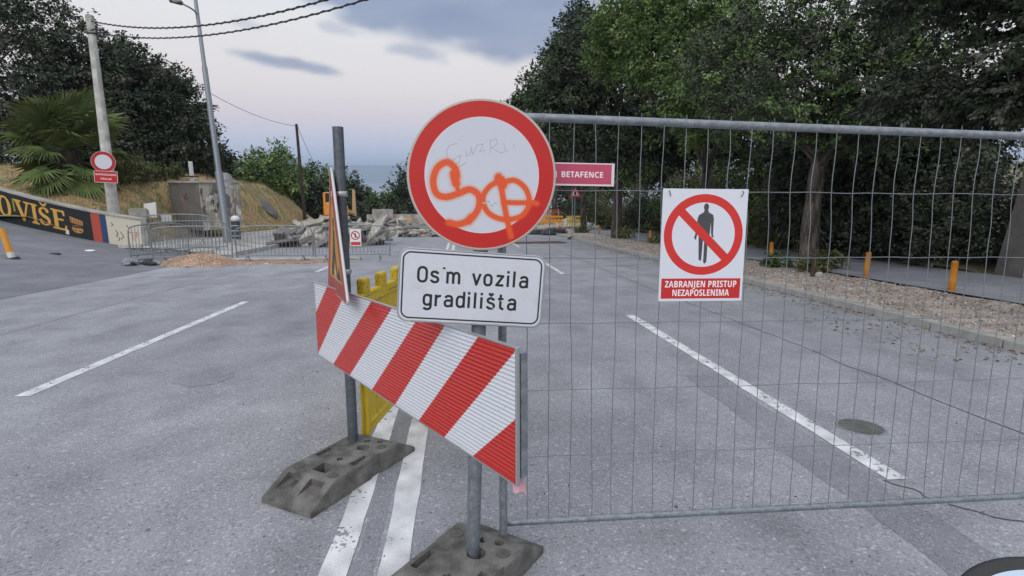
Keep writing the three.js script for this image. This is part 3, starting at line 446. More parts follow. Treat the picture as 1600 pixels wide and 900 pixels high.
{ const b = onFence('fence_maker_plate', 'raspberry red plate with white lettering on the mesh fence beside the round sign', 'sign', 0.5, 1.776, 0.37, 0.1, face(betaTex), 0.004, -0.018); mesh('side_lip', box(0.005, 0.1, 0.018, 0.187, 0, 0.006), M.white, b); }
{ const z = onFence('no_entry_notice', 'white notice forbidding entry with a crossed-out standing figure, hung on the mesh fence', 'sign', 1.116, 1.452, 0.405, 0.518, face(zabTex), 0.003, -0.012); for (const sx of [-1, 1]) mesh('wire_tie', tube([V(sx * 0.17, 0.252, 0.0), V(sx * 0.175, 0.245, 0.026), V(sx * 0.168, 0.228, 0.022), V(sx * 0.172, 0.222, -0.002)], 0.0018, 5, 14), M.darkMetal, z); }
{ const s = mesh('pink_ribbon_scrap', (() => { const pos = [], idx = []; for (let j = 0; j <= 8; j++) for (let i = 0; i <= 4; i++) { const v = j / 8, u = i / 4 - 0.5; pos.push(u * (0.026 + v * 0.03) + v * 0.016, -v * 0.115 - Math.abs(u) * 0.02 * v, Math.sin(u * 9 + v * 3) * 0.012); } for (let j = 0; j < 8; j++) for (let i = 0; i < 4; i++) { const q = j * 5 + i; idx.push(q, q + 5, q + 1, q + 1, q + 5, q + 6); } const g = new THREE.BufferGeometry(); g.setAttribute('position', new THREE.Float32BufferAttribute(pos, 3)); g.setIndex(idx); g.computeVertexNormals(); return g; })(), M.pink); const p = atDepth(806, 724, 2.03); s.position.copy(p); s.rotation.y = -0.2; tag(s, 'scrap of pale pink ribbon hanging at the lower corner of the striped board', 'ribbon'); }

// ---------------------------------------------------------------- left side: painted wall, poles, palm, block
const wallA = V(-11.9, 0, -21.62), wallB = V(-26, 0, -23.0);
const muralTex = canvasTex(2048, 256, (x, w, h) => {            // 13.9 m long, right end at u = 1
  const S = w / 13.87; x.fillStyle = '#22282a'; x.fillRect(0, 0, w, h);
  reseed(5); for (let i = 0; i < 500; i++) { x.fillStyle = `rgba(${rr(20, 70)},${rr(28, 70)},${rr(28, 66)},0.25)`; x.fillRect(rnd() * w, rnd() * h, rr(4, 40), rr(2, 12)); }
  const R = (m) => w - m * S * 0.9;                                         // metres from the right end
  x.fillStyle = '#cfc8b6'; x.fillRect(R(1.42), 0, 1.42 * S, h); x.fillStyle = '#33486f'; x.fillRect(R(1.68), 0, 0.26 * S, h); x.fillStyle = '#b5503f'; x.fillRect(R(2.0), 0, 0.32 * S, h);
  x.lineCap = 'round'; x.strokeStyle = '#2c2e30'; x.lineWidth = 4;    // sprayed scrawl on the pale end
  for (const s of [[[1.2, 60], [1.12, 78], [1.22, 92]], [[1.05, 120], [0.98, 150], [1.06, 172], [0.92, 190], [1.0, 215]], [[0.86, 130], [0.76, 170], [0.88, 196]], [[0.58, 60], [0.5, 90], [0.58, 112], [0.46, 128]]]) { x.beginPath(); s.forEach(([a, b], i) => i ? x.lineTo(R(a), b) : x.moveTo(R(a), b)); x.stroke(); }
  x.strokeStyle = 'rgba(176,84,76,0.75)'; x.beginPath(); x.ellipse(R(0.27), 130, 16, 14, 0, 0, 7); x.stroke(); x.beginPath(); x.moveTo(R(0.38), 150); x.lineTo(R(0.35), 190); x.stroke(); x.beginPath(); x.moveTo(R(0.2), 110); x.lineTo(R(0.24), 160); x.stroke();
  x.fillStyle = '#b8834c'; x.beginPath(); x.moveTo(R(2.86), 74); x.lineTo(R(2.36), 96); x.lineTo(R(2.36), 138); x.lineTo(R(2.84), 128); x.fill(); x.beginPath(); x.ellipse(R(2.6), 178, 30, 34, 0, 0, 7); x.fill(); x.fillStyle = '#22282a'; x.beginPath(); x.ellipse(R(2.6), 166, 26, 16, -0.1, Math.PI, 0); x.fill(); x.fillRect(R(2.74), 184, 12, 8); x.fillRect(R(2.54), 188, 13, 8); x.strokeStyle = '#22282a'; x.lineWidth = 3; for (let i = 0; i < 5; i++) { x.beginPath(); x.moveTo(R(2.8 - i * 0.09), 88 + i * 4); x.lineTo(R(2.79 - i * 0.09), 122 + i * 2); x.stroke(); }
  x.font = 'bold 250px serif'; x.textBaseline = 'middle'; x.textAlign = 'center';
  for (const [ch, m, wd] of [['E', 3.3, 0.56], ['Š', 3.86, 0.46], ['I', 4.26, 0.3], ['V', 4.72, 0.56], ['O', 5.42, 0.5]]) { const k = wd * S / x.measureText(ch).width; for (const [dx, dy, c] of [[2, 4, '#7c5426'], [0, 0, '#d3a248']]) { x.save(); x.translate(R(m) + dx, 128 + dy); x.scale(k, ch === 'Š' ? 0.84 : 0.96); x.fillStyle = c; x.fillText(ch, 0, 0); x.restore(); } }
  x.fillStyle = '#8f8a3c'; x.fillRect(R(5.08), 40, 10, 110);
  x.fillStyle = '#d4cdbb'; x.beginPath(); x.moveTo(R(3.08), 196); x.lineTo(R(2.96), 204); x.lineTo(R(2.98), 244); x.lineTo(R(3.12), 240); x.fill();
  grime(x, w, h, 700, 0.3, 6);
});
{
  const w = thing('painted_retaining_wall', 'low black wall painted with large yellow letters, pale end beside the side street', 'wall'), n = 28, pos = [], uv = [], idx = [], cap = [];
  const dirw = wallB.clone().sub(wallA).normalize(), nw = V(-dirw.z, 0, dirw.x); if (nw.z < 0) nw.multiplyScalar(-1);
  const P = (t) => wallA.clone().lerp(wallB, t), base = (p) => road(p.z) + streetRise(p.x);
  for (let i = 0; i <= n; i++) { const t = i / n, p = P(t), b = base(p) - 0.15, tp = base(p) + mix(1.06, 1.2, t); p.y = 0; pos.push(p.x, b, p.z, p.x, tp, p.z); uv.push(1 - t, -0.13, 1 - t, 1); if (i) { const q = i * 2; idx.push(q - 2, q - 1, q, q - 1, q + 1, q); } cap.push([p, tp]); }
  const g = new THREE.BufferGeometry(); g.setAttribute('position', new THREE.Float32BufferAttribute(pos, 3)); g.setAttribute('uv', new THREE.Float32BufferAttribute(uv, 2)); g.setIndex(idx); g.computeVertexNormals();
  mesh('painted_face', g, face(muralTex, { roughness: 0.85 }), w);
  const body = [], cp = []; for (let i = 0; i < n; i++) { const [a, ya] = cap[i], [b, yb] = cap[i + 1]; const quad = (p0, p1, p2, p3) => { const q = new THREE.BufferGeometry().setFromPoints([p0, p1, p2, p0, p2, p3]); q.computeVertexNormals(); q.setAttribute('uv', new THREE.Float32BufferAttribute(12, 2)); q.attributes.uv.array = new Float32Array(12); return q; }; const o = (p, y, k) => V(p.x - nw.x * k, y, p.z - nw.z * k);
    cp.push(quad(o(a, ya + 0.002, -0.03), o(b, yb + 0.002, -0.03), o(b, yb + 0.06, -0.03), o(a, ya + 0.06, -0.03)), quad(o(a, ya + 0.06, -0.03), o(b, yb + 0.06, -0.03), o(b, yb + 0.06, 0.36), o(a, ya + 0.06, 0.36)), quad(o(a, ya + 0.06, 0.36), o(b, yb + 0.06, 0.36), o(b, yb - 1, 0.36), o(a, ya - 1, 0.36)));
    if (!i) body.push(quad(o(a, ya - 1.2, 0), o(a, ya, 0), o(a, ya, 0.34), o(a, ya - 1.2, 0.34)), quad(o(a, ya, -0.03), o(a, ya + 0.06, -0.03), o(a, ya + 0.06, 0.36), o(a, ya, 0.36))); }
  mesh('end_face', metreUV(merge(body)), M.pale, w); mesh('coping', metreUV(merge(cp)), M.concrete, w);
}
// white concrete edging between the wall and the pavement
{ const k = new THREE.Group(); k.name = 'pavement_edge'; k.userData.kind = 'structure'; scene.add(k); reseed(4);
  for (let i = 0; i < 4; i++) { const x = -12.1 + i * 0.82, z = -21.2, s = mesh('kerb_stone', metreUV(rbox(0.8, 0.32, 0.16, 0.02)), M.pale, k); s.position.set(x, road(z) + streetRise(x) + 0.02, z + rr(-0.03, 0.03)); }
  for (let i = 0; i < 16; i++) { const z = -21.6 - i * 1.3, s = mesh('kerb_stone', metreUV(rbox(0.16, 0.3, 1.27, 0.02)), M.pale, k); s.position.set(LEFT + 0.32, road(z) + 0.02, z); s.rotation.x = TILT; } }
// concrete pole with its no-entry sign
const poleBase = atDepth(178, 340, 22.6); poleBase.y = ground(poleBase.x, -22.4) - 0.3;
const poleTop = atDepth(140.5, 30, 22.2);
{
  const s = thing('concrete_utility_pole', 'pale tapering concrete pole behind the painted wall', 'utility pole'); s.position.copy(poleBase);
  const t = poleTop.clone().sub(poleBase); mesh('shaft', metreUV(rod(V(0, 0, 0), t, 0.225, 0.135, 20)), M.pale, s);
  const at = (k) => t.clone().multiplyScalar(k); mesh('cap', metreUV(rod(at(0.985), at(1.015), 0.15, 0.15, 6)), M.concrete, s);
  mesh('clamp_band', [new THREE.TorusGeometry(0.165, 0.03, 6, 20).rotateX(Math.PI / 2).translate(...at(0.935).toArray()), rod(at(0.935).add(V(-0.22, 0, 0.1)), at(0.955).add(V(0.25, 0, 0.12)), 0.03), rod(at(0.94).add(V(0.22, 0.1, 0)), at(0.92).add(V(0.24, -0.25, 0)), 0.025)], M.darkMetal, s);
  const r = thing('no_vehicles_sign', 'small round red-ringed white sign above a red plate on the concrete pole', 'road sign'), c = atDepth(161.5, 253, 21.95); r.position.copy(c); r.rotation.y = 0.3; r.rotation.z = -0.06;
  const st = canvasTex(256, 256, (x) => { x.fillStyle = '#c9c4c0'; x.fillRect(0, 0, 256, 256); x.fillStyle = '#b8262a'; x.beginPath(); x.arc(128, 128, 124, 0, 7); x.fill(); x.fillStyle = '#d7dbe2'; x.beginPath(); x.arc(128, 128, 88, 0, 7); x.fill(); });
  mesh('round_panel', discGeo(0.42, 0.01, 40), [M.signBack, face(st), M.signBack], r);
  const pt = canvasTex(256, 160, (x) => { x.fillStyle = '#d9c6c6'; x.fillRect(0, 0, 256, 160); x.fillStyle = '#c2232c'; x.fillRect(7, 7, 242, 146); x.fillStyle = '#f0e6e6'; x.textAlign = 'center'; x.font = 'bold 36px sans-serif'; x.fillText('VATROGASNI', 128, 62, 226); x.fillText('PRILAZ', 128, 120, 150); });
  const p = mesh('red_plate', flat(roundRect(0.8, 0.47, 0.03), 0.008, 0.8, 0.47), [face(pt), M.signBack], r); p.position.set(0.05, -0.59, 0);
  mesh('bracket', [box(0.06, 1.3, 0.05, 0.02, -0.3, -0.06)], M.alu, r);
}
// lamp post
{
  const b = atDepth(357, 380, 24), t = atDepth(296, -70, 23.6), s = thing('street_lamp', 'tall grey tubular street lamp with drooping heads beside the crowd barriers', 'street lamp');
  b.y = ground(b.x, b.z) - 0.05; s.position.copy(b); t.sub(b); const at = (k) => t.clone().multiplyScalar(k);
  mesh('shaft', metreUV(merge([rod(V(0, 0, 0), at(0.26), 0.17, 0.165, 18), rod(at(0.26), at(0.62), 0.12, 0.11, 18), rod(at(0.62), at(1), 0.085, 0.07, 16)])), M.zinc, s);
  mesh('base_collar', [new THREE.CylinderGeometry(0.24, 0.28, 0.12, 16).translate(0, 0.1, 0)], M.pale, s);
  const j = at(0.80), arm = atDepth(300, 14, 23.3).sub(b), head = atDepth(283, 5, 23).sub(b), tip = atDepth(268, -4, 22.8).sub(b);
  mesh('arm', tube([j, arm, head], 0.035, 8, 16), M.zinc, s);
  const hg = rod(head.clone().lerp(arm, 0.15), tip, 0.07, 0.22, 14); mesh('lamp_head', hg, M.greyPole, s); const gl = new THREE.SphereGeometry(0.2, 16, 8).scale(1.2, 0.5, 0.8); mesh('lens', gl.translate(tip.x + 0.1, tip.y - 0.1, tip.z), std({ color: rgb(0.75, 0.6, 0.5), roughness: 0.3 }), s);
  mesh('step_peg', rod(at(0.365), at(0.365).add(V(0.38, 0.02, 0)), 0.025), M.zinc, s);
  const rs = thing('sign_back', 'grey back of a round traffic sign on the street lamp', 'road sign'), c = atDepth(352.5, 281, 24.6); rs.position.copy(c); mesh('round_panel', discGeo(0.32, 0.01, 32), M.alu, rs); mesh('bracket', box(0.3, 0.05, 0.04, -0.1, 0, 0.06), M.alu, rs);
  const q = mesh('plate_back', box(0.4, 0.25, 0.012), M.signBack, rs); q.position.set(0.06, -0.5, 0);
  const bx = thing('cable_box', 'dark blue service box with bundled gear behind the street lamp', 'box'), cb = hit(366, 377); place(bx, cb.x, cb.z - 0.3); mesh('body', rbox(0.32, 0.95, 0.3, 0.03, 0, 0.47, 0), std({ color: rgb(0.04, 0.055, 0.08), roughness: 0.6 }), bx); mesh('sack', new THREE.IcosahedronGeometry(0.2, 2).scale(1, 0.8, 0.9).translate(0, 1.05, 0), M.white, bx); for (let i = 0; i < 3; i++) mesh('strap', box(0.34, 0.04, 0.32, 0, 0.25 + i * 0.24, 0), M.alu, bx);
}
// cables: twisted pair from the concrete pole to a pole beside the road behind the camera
{
  const farPole = thing('wooden_utility_pole', 'thick wooden utility pole on the kerb strip past the right end of the mesh fence', 'utility pole'); place(farPole, 7.3, -4.6); farPole.rotation.set(0, 0, 0); mesh('shaft', metreUV(rod(V(0, -0.3, 0), V(0, 7.3, 0), 0.16, 0.12, 14)), M.wood, farPole); mesh('clamp', new THREE.TorusGeometry(0.135, 0.02, 6, 18).rotateX(Math.PI / 2).translate(0, 6.95, 0), M.darkMetal, farPole);
  const A = poleTop.clone().add(V(0.12, -0.1, 0.1)), B = V(7.3, 6.7, -4.6);
  const cable = (a, b, sag, label, r, tw) => { const pts = []; for (let i = 0; i <= 60; i++) { const t = i / 60, p = a.clone().lerp(b, t); p.y -= sag * 4 * t * (1 - t); pts.push(p); } const geos = [tube(pts, r, 6, 90)]; if (tw) { const q = pts.flatMap((p, i) => i % 1 ? [] : [p]); const c = new THREE.CatmullRomCurve3(q), w = []; for (let i = 0; i <= 420; i++) { const p = c.getPoint(i / 420); p.y += Math.sin(i * 0.95) * r * 1.1; p.z += Math.cos(i * 0.95) * r * 1.1; w.push(p); } geos.push(tube(w, r * 0.75, 5, 840)); } const m = mesh('overhead_cable', merge(geos), M.black); tag(m, label, 'cable'); return m; };
  cable(A, B, 1.5, 'upper thick twisted black cable leaving the concrete pole', 0.022, true);
  cable(A.clone().add(V(0.1, -0.42, 0)), B.clone().add(V(0, -0.25, 0)), 1.4, 'lower thick black cable leaving the concrete pole', 0.02, true);
  const wp = atDepth(476, 334, 46), wt = atDepth(463, 194, 46), s = thing('wooden_utility_pole', 'slim dark wooden pole on the dry grass bank', 'utility pole'); wp.y = ground(wp.x, wp.z) - 0.2; s.position.copy(wp); wt.sub(wp); mesh('shaft', metreUV(rod(V(0, 0, 0), wt, 0.16, 0.11, 12)), std({ map: barkTex, color: rgb(0.35, 0.32, 0.3) }), s); mesh('insulator', rod(wt.clone().multiplyScalar(0.985).add(V(-0.2, 0, 0)), wt.clone().multiplyScalar(0.985).add(V(0.2, 0, 0)), 0.03), M.white, s);
  wt.add(wp); cable(atDepth(290, 122, 34), wt.clone().add(V(-0.1, -0.15, 0)), 0.5, 'thin black wire from the dark trees to the slim wooden pole', 0.016, false);
  cable(wt.clone().add(V(0.1, -0.2, 0)), atDepth(520, 300, 50), 0.6, 'thin black wire dropping from the slim wooden pole towards the rubble', 0.016, false);
}
// concrete block with torn posters on the bank
{
  const s = thing('concrete_block', 'grey rendered concrete block with torn posters on one face', 'block'), c = atDepth(317, 349, 26.4);
  s.position.set(c.x, c.y - 0.35, c.z); s.rotation.y = -0.62;          // local +z face looks at the road, corner towards the camera
  const wA = 2.1, dA = 2.6, h = 2.25;
  const posters = canvasTex(512, 512, (x, w) => { x.fillStyle = '#b3aca0'; x.fillRect(0, 0, w, w); reseed(15); for (let i = 0; i < 130; i++) { const v = rr(70, 232); x.fillStyle = `rgba(${v},${v * rr(0.94, 1)},${v * rr(0.82, 1)},${rr(0.5, 1)})`; x.beginPath(); const a = rnd() * w, b = rnd() * w * 0.85; x.moveTo(a, b); x.lineTo(a + rr(8, 60), b + rr(-20, 20)); x.lineTo(a + rr(0, 50), b + rr(40, 150)); x.lineTo(a - rr(0, 30), b + rr(30, 120)); x.fill(); } x.fillStyle = 'rgba(150,120,84,0.6)'; for (let i = 0; i < 20; i++) x.fillRect(rnd() * w, rr(0, 512), rr(4, 24), rr(60, 200)); });
  const wallTex = canvasTex(512, 512, (x, w) => { x.fillStyle = '#7b7672'; x.fillRect(0, 0, w, w); reseed(16); for (let i = 0; i < 900; i++) { const v = rr(84, 150); x.fillStyle = `rgba(${v},${v * 0.97},${v * 0.94},0.16)`; x.beginPath(); x.ellipse(rnd() * w, rnd() * w, rr(3, 50), rr(3, 40), rnd() * 3, 0, 7); x.fill(); } x.strokeStyle = 'rgba(120,44,44,0.75)'; x.lineWidth = 9; x.beginPath(); x.moveTo(215, 100); x.lineTo(262, 180); x.lineTo(300, 110); x.lineTo(240, 150); x.lineTo(310, 175); x.stroke(); });
  const g = new THREE.BoxGeometry(dA, h, wA).translate(-dA / 2, h / 2, -wA / 2 + 0.0);
  mesh('body', g, [face(posters, { roughness: 0.9 }), face(wallTex, { roughness: 0.95 }), M.concrete, M.concrete, face(wallTex, { roughness: 0.95 }), face(wallTex, { roughness: 0.95 })], s);
  mesh('roof_slab', metreUV(rbox(dA + 0.12, 0.09, wA + 0.12, 0.02, -dA / 2, h + 0.048, -wA / 2)), M.concrete, s);
  const cr = thing('white_cross_post', 'white post with crossbar standing on the bank behind the concrete block', 'post'), cb = atDepth(301, 286, 29); cr.position.set(cb.x, cb.y - 0.4, cb.z); mesh('post', box(0.16, 1.55, 0.14, 0, 0.75, 0), M.white, cr); mesh('crossbar', box(1.0, 0.06, 0.06, -0.1, 0.75, 0.1), M.darkMetal, cr);
}
// concrete remains on the grass behind the wall
reseed(23);
for (const [px, py, w, h, d, ry, label] of [[218, 336, 0.7, 0.5, 0.5, 0.3, 'grey broken concrete lump on the dry grass behind the barriers'], [236, 334, 0.6, 0.75, 0.1, -0.2, 'tilted pale slab leaning on the dry grass behind the barriers'], [260, 341, 0.45, 0.4, 0.4, 0.5, 'small pale block beside the tilted slab']]) { const p = hit(px, py + 6), g = rbox(w, h, d, 0.04, 0, h / 2 - 0.06, 0), m = mesh('concrete_rubble_block', metreUV(g), label.startsWith('grey') ? M.concrete : M.white); m.position.set(p.x, ground(p.x, p.z), p.z); m.rotation.set(-0.25, ry, 0.1); tag(m, label, 'block'); }
// leaning orange marker post on the side street
{ const p = hit(19, 404), s = thing('orange_marker_post', 'short orange marker post with white foot leaning on the side street', 'marker post'); s.position.copy(p); s.rotation.z = 0.16; mesh('post', rod(V(0, 0.18, 0), V(0, 0.86, 0), 0.085, 0.065, 14), M.orange, s); mesh('band', rod(V(0, 0.02, 0), V(0, 0.18, 0), 0.08, 0.085, 14), M.white, s); mesh('foot', rod(V(0, -0.03, 0), V(0, 0.03, 0), 0.18, 0.15, 14), M.black, s); }
for (const [px, py] of [[85, 397], [140, 392]]) { const p = hit(px, py), m = mesh('litter_scrap', new THREE.IcosahedronGeometry(0.13, 1).scale(1.4, 0.35, 1), px > 100 ? M.white : M.black); m.position.copy(p); tag(m, px > 100 ? 'pale scrap of litter on the side street by the painted wall' : 'black scrap of litter on the side street by the painted wall', 'litter'); }

// ---------------------------------------------------------------- crowd barriers
{
  const W = 2.4, b = thing('crowd_barrier', '', 'barrier', 'crowd barriers around the excavation'); reseed(8);
  mesh('frame', [tube([V(-W / 2, 0.14, 0), V(-W / 2, 0.98, 0), V(-W / 2 + 0.08, 1.08, 0), V(W / 2 - 0.08, 1.08, 0), V(W / 2, 0.98, 0), V(W / 2, 0.14, 0)].flatMap((p) => [p]), 0.021, 8, 80), rod(V(-W / 2, 0.2, 0), V(W / 2, 0.2, 0), 0.018, 0.018, 8)], M.zinc, b);
  const bar = rod(V(0, 0.2, 0), V(0, 1.08, 0), 0.0085, 0.0085, 6); for (let i = 1; i < 20; i++) { const m = mesh('bar', bar, M.zinc, b); m.position.x = -W / 2 + i * W / 20; }
  for (const x of [-W / 2 + 0.32, W / 2 - 0.32]) mesh('foot', [rod(V(x, 0.2, 0), V(x + 0.02, 0.012, 0.3), 0.016), rod(V(x, 0.2, 0), V(x - 0.02, 0.012, -0.3), 0.016)], M.zinc, b);
  const spots = [[-8.55, -18.15, 0.02, 'crowd barrier in front of the reddish dirt heap'], [-6.05, -18.3, 0, 'middle crowd barrier in the row before the broken slabs'], [-3.55, -18.2, -0.02, 'crowd barrier at the open road end of the row, with a small notice'], [-9.98, -19.1, 1.3, 'crowd barrier turned nearly end-on at the corner of the dirt heap'], [-9.75, -20.6, 0.55, 'crowd barrier standing slantwise behind the corner of the row'], [-11.0, -22.3, 0.12, 'crowd barrier farthest back, near the pale end of the painted wall']];
  spots.forEach(([x, z, yaw, label], i) => { const o = i ? copyOf(b, label) : b; if (!i) o.userData.label = label; place(o, x, z, yaw, i > 3 ? 0.1 : 0.02); });
  const nt = thing('small_notice', 'small white no-entry notice tied to the last crowd barrier', 'sign'); const tex = canvasTex(128, 200, (x) => { x.fillStyle = '#dfdfe3'; x.fillRect(0, 0, 128, 200); ring(x, 64, 75, 46, 13, '#c93a36'); x.strokeStyle = '#c93a36'; x.lineWidth = 12; x.beginPath(); x.moveTo(32, 42); x.lineTo(96, 108); x.stroke(); x.fillStyle = '#4a494d'; x.fillRect(57, 48, 14, 55); x.fillStyle = '#c93a36'; x.fillRect(8, 150, 112, 40); });
  place(nt, -3.42, -18.14, 0, 0.78); mesh('panel', flat(roundRect(0.36, 0.56, 0.01), 0.004, 0.36, 0.56), [face(tex), M.signBack], nt);
}
// ---------------------------------------------------------------- excavation: dirt heap, trench, broken slabs
function mound(rx, rz, h, seed, flatten = 1.4) { const g = sheet(range(-1, 1, 0.05), range(1, -1, 0.05), (x, z) => { const r = Math.hypot(x, z) * (1 + (fbm(x * 2 + seed, z * 2, 3, 3) - 0.5) * 0.5); return r > 1 ? -0.12 : h * Math.pow(1 - r, 1 / flatten) * (0.75 + 0.5 * fbm(x * 5 + seed, z * 5, 4, 4)) - 0.02; }, null, 1); g.scale(rx, 1, rz); g.computeVertexNormals(); const q = g.toNonIndexed(); q.computeVertexNormals(); return metreUV(mergeVertices(q)); }
{ const a = mesh('dirt_heap', mound(1.35, 0.75, 0.42, 3), M.redSoil); place(a, -8.15, -17.65); tag(a, 'low heap of reddish brown earth in front of the crowd barriers', 'dirt heap');
  const t = struct('excavated_ground', sheet(range(-9.9, -3.7, 0.12), range(-17.2, -18.9, 0.1), (x, z) => road(z) + 0.028 + (fbm(x * 2.4, z * 2.4, 6, 4) - 0.5) * 0.12 - 0.5 * sstep(0.62, 0.9, Math.abs((z + 18.05) / 0.85) + (fbm(x * 1.3, z, 8, 3) - 0.5) * 0.7) - 0.06 * sstep(-4.6, -3.7, x), null), M.redSoil);
  struct('concrete_edging', metreUV(box(5.6, 0.1, 0.3, -6.2, road(-18.75) + 0.03, -18.75)), M.pale);
  reseed(44); for (let i = 0; i < 14; i++) { const g = new THREE.IcosahedronGeometry(rr(0.08, 0.2), 0).scale(rr(0.8, 1.5), rr(0.4, 0.8), 1), x = rr(-10.1, -9.2), z = rr(-17.9, -17.0), m = mesh('broken_asphalt_lump', g, i % 3 ? M.patch : M.black); place(m, x, z, rr(0, 6), 0.05); tag(m, 'dark lump of broken asphalt at the edge of the dirt heap', 'rubble', 'asphalt lumps beside the dirt heap'); } }
const slabMats = [0.62, 0.75, 0.9, 0.5].map((v, i) => std({ map: rep(i % 2 ? concreteTex : asphaltTex, 0.6), bumpMap: rep(concreteBump, 0.6), bumpScale: 0.02, color: rgb(v, v * 0.95, v * 0.87) }));
function slabGeo(s) { reseed(900 + s); const sh = new THREE.Shape(), n = 5 + s % 3; for (let i = 0; i < n; i++) { const a = (i + rr(-0.3, 0.3)) / n * 2 * Math.PI, r = rr(0.65, 1.1); i ? sh.lineTo(Math.cos(a) * r, Math.sin(a) * r * 0.7) : sh.moveTo(Math.cos(a) * r, Math.sin(a) * r * 0.7); } return metreUV(new THREE.ExtrudeGeometry(sh, { depth: 0.2, bevelEnabled: true, bevelSize: 0.02, bevelThickness: 0.02, bevelSegments: 1 }).translate(0, 0, -0.1).rotateX(-Math.PI / 2)); }
const slabGeos = [0, 1, 2, 3, 4, 5].map(slabGeo);
function pile(name, label, x, z, rx, rz, h, n, seed) {
  const p = thing(name, label, 'rubble pile', 'heaps of broken road slabs'); place(p, x, z); reseed(seed);
  mesh('core', mound(rx * 0.95, rz * 0.95, h * 0.8, seed, 2.2), slabMats[1], p);
  for (let i = 0; i < n; i++) { const a = rr(0, 6.28), q = Math.sqrt(rnd()), sx = Math.cos(a) * q * rx, sz = Math.sin(a) * q * rz, y = h * (1 - q * q * 0.8) * rr(0.45, 1), s = mesh('broken_slab', slabGeos[i % 6], slabMats[(rnd() * 4) | 0], p); const k = rnd() < 0.35 ? rr(0.5, 0.8) : rr(0.14, 0.42); s.position.set(sx, Math.max(0.12, y), sz); s.scale.set(k * rr(0.8, 2.0), rr(0.5, 1.0), k); s.rotation.set(rr(-0.5, 0.5), rr(0, 6), rr(-0.6, 0.6)); }
  return p;
}
pile('broken_slab_pile', 'heap of broken concrete and asphalt slabs behind the crowd barriers', -6.3, -27.2, 2.3, 1.4, 1.35, 120, 51);
pile('broken_slab_pile', 'longer flatter heap of broken slabs farther down the closed road', -5.4, -37.5, 4.4, 2.4, 1.1, 130, 52);
pile('broken_slab_pile', 'small spill of slabs at the right end of the far heap', -2.6, -36.0, 1.4, 1.0, 0.5, 40, 53);

// orange excavator behind the heaps
{ const s = thing('excavator', 'small orange excavator with raised boom behind the slab heaps', 'excavator'), p = V(-13.2 + 2.4, 0, -52); place(s, -10.6, -48, 0.3); const O = M.orange;
  for (const sx of [-0.75, 0.75]) mesh('track', rbox(0.45, 0.7, 2.6, 0.3, sx, 0.4, 0, 4), M.black, s);
  mesh('body', [rbox(1.9, 0.85, 1.9, 0.12, 0, 1.45, 0.1), rbox(1.7, 0.35, 1.0, 0.1, 0, 1.95, 0.6)], O, s); const cab = mesh('cab', rbox(0.95, 1.3, 1.2, 0.08, -0.45, 2.35, -0.2), O, s); mesh('window', [box(0.72, 0.75, 0.02, -0.45, 2.55, 0.41), box(0.02, 0.75, 0.9, 0.035, 2.55, -0.2)], M.black, cab);
  mesh('boom', [rod(V(0.6, 1.5, -0.8), V(1.7, 1.2, -1.4), 0.2, 0.17, 8), rod(V(1.7, 1.0, -1.4), V(1.75, 3.3, -1.5), 0.2, 0.13, 8)], std({ color: rgb(0.5, 0.33, 0.16), roughness: 0.8 }), s); mesh('bucket', new THREE.CylinderGeometry(0.28, 0.28, 0.6, 10, 1, false, 0, Math.PI).rotateZ(Math.PI / 2).translate(1.7, 0.7, -1.4), M.darkMetal, s); }
function plasticBarrier(name, label, x, z, yaw, mat, W = 1.6) { const s = thing(name, label, 'barrier'); place(s, x, z, yaw); mesh('frame', [rbox(W, 0.16, 0.05, 0.02, 0, 0.98, 0), rbox(W, 0.1, 0.05, 0.02, 0, 0.16, 0), rbox(0.08, 1.0, 0.05, 0.02, -W / 2, 0.55, 0), rbox(0.08, 1.0, 0.05, 0.02, W / 2, 0.55, 0), rbox(W, 0.28, 0.04, 0.02, 0, 0.62, 0)], mat, s); for (let i = 1; i < 7; i++) { const b = mesh('bar', rbox(0.07, 0.8, 0.045, 0.015), mat, s); b.position.set(-W / 2 + i * W / 7, 0.56, 0); } for (const k of [-1, 1]) mesh('foot', box(0.08, 0.08, 0.5, k * (W / 2 - 0.2), 0.04, 0), M.black, s); return s; }
{ const p = hit(625, 354); plasticBarrier('orange_plastic_barrier', 'orange plastic barrier standing at the end of the far slab heap', -4.9, -46.5, 0.1, M.orange, 1.7); }
plasticBarrier('orange_plastic_barrier', 'orange yellow plastic barrier beside the tree trunks on the far pavement', 7.6, -46, 0.1, M.orange, 2.2);
plasticBarrier('orange_plastic_barrier', 'yellow plastic barrier under the far warning triangle', 9.7, -45, -0.1, M.yellow, 1.6);
// low wall at the foot of the hedge
{ const s = thing('low_grey_wall', 'low grey rendered wall at the foot of the far hedge', 'wall'); place(s, -6.5, -66, 0.0); mesh('body', metreUV(box(9, 1.5, 0.4, 0, 0.7, 0)), M.concrete, s); mesh('pier', metreUV(box(2.4, 2.1, 0.6, -2.6, 1.0, 0.2)), M.concrete, s); }

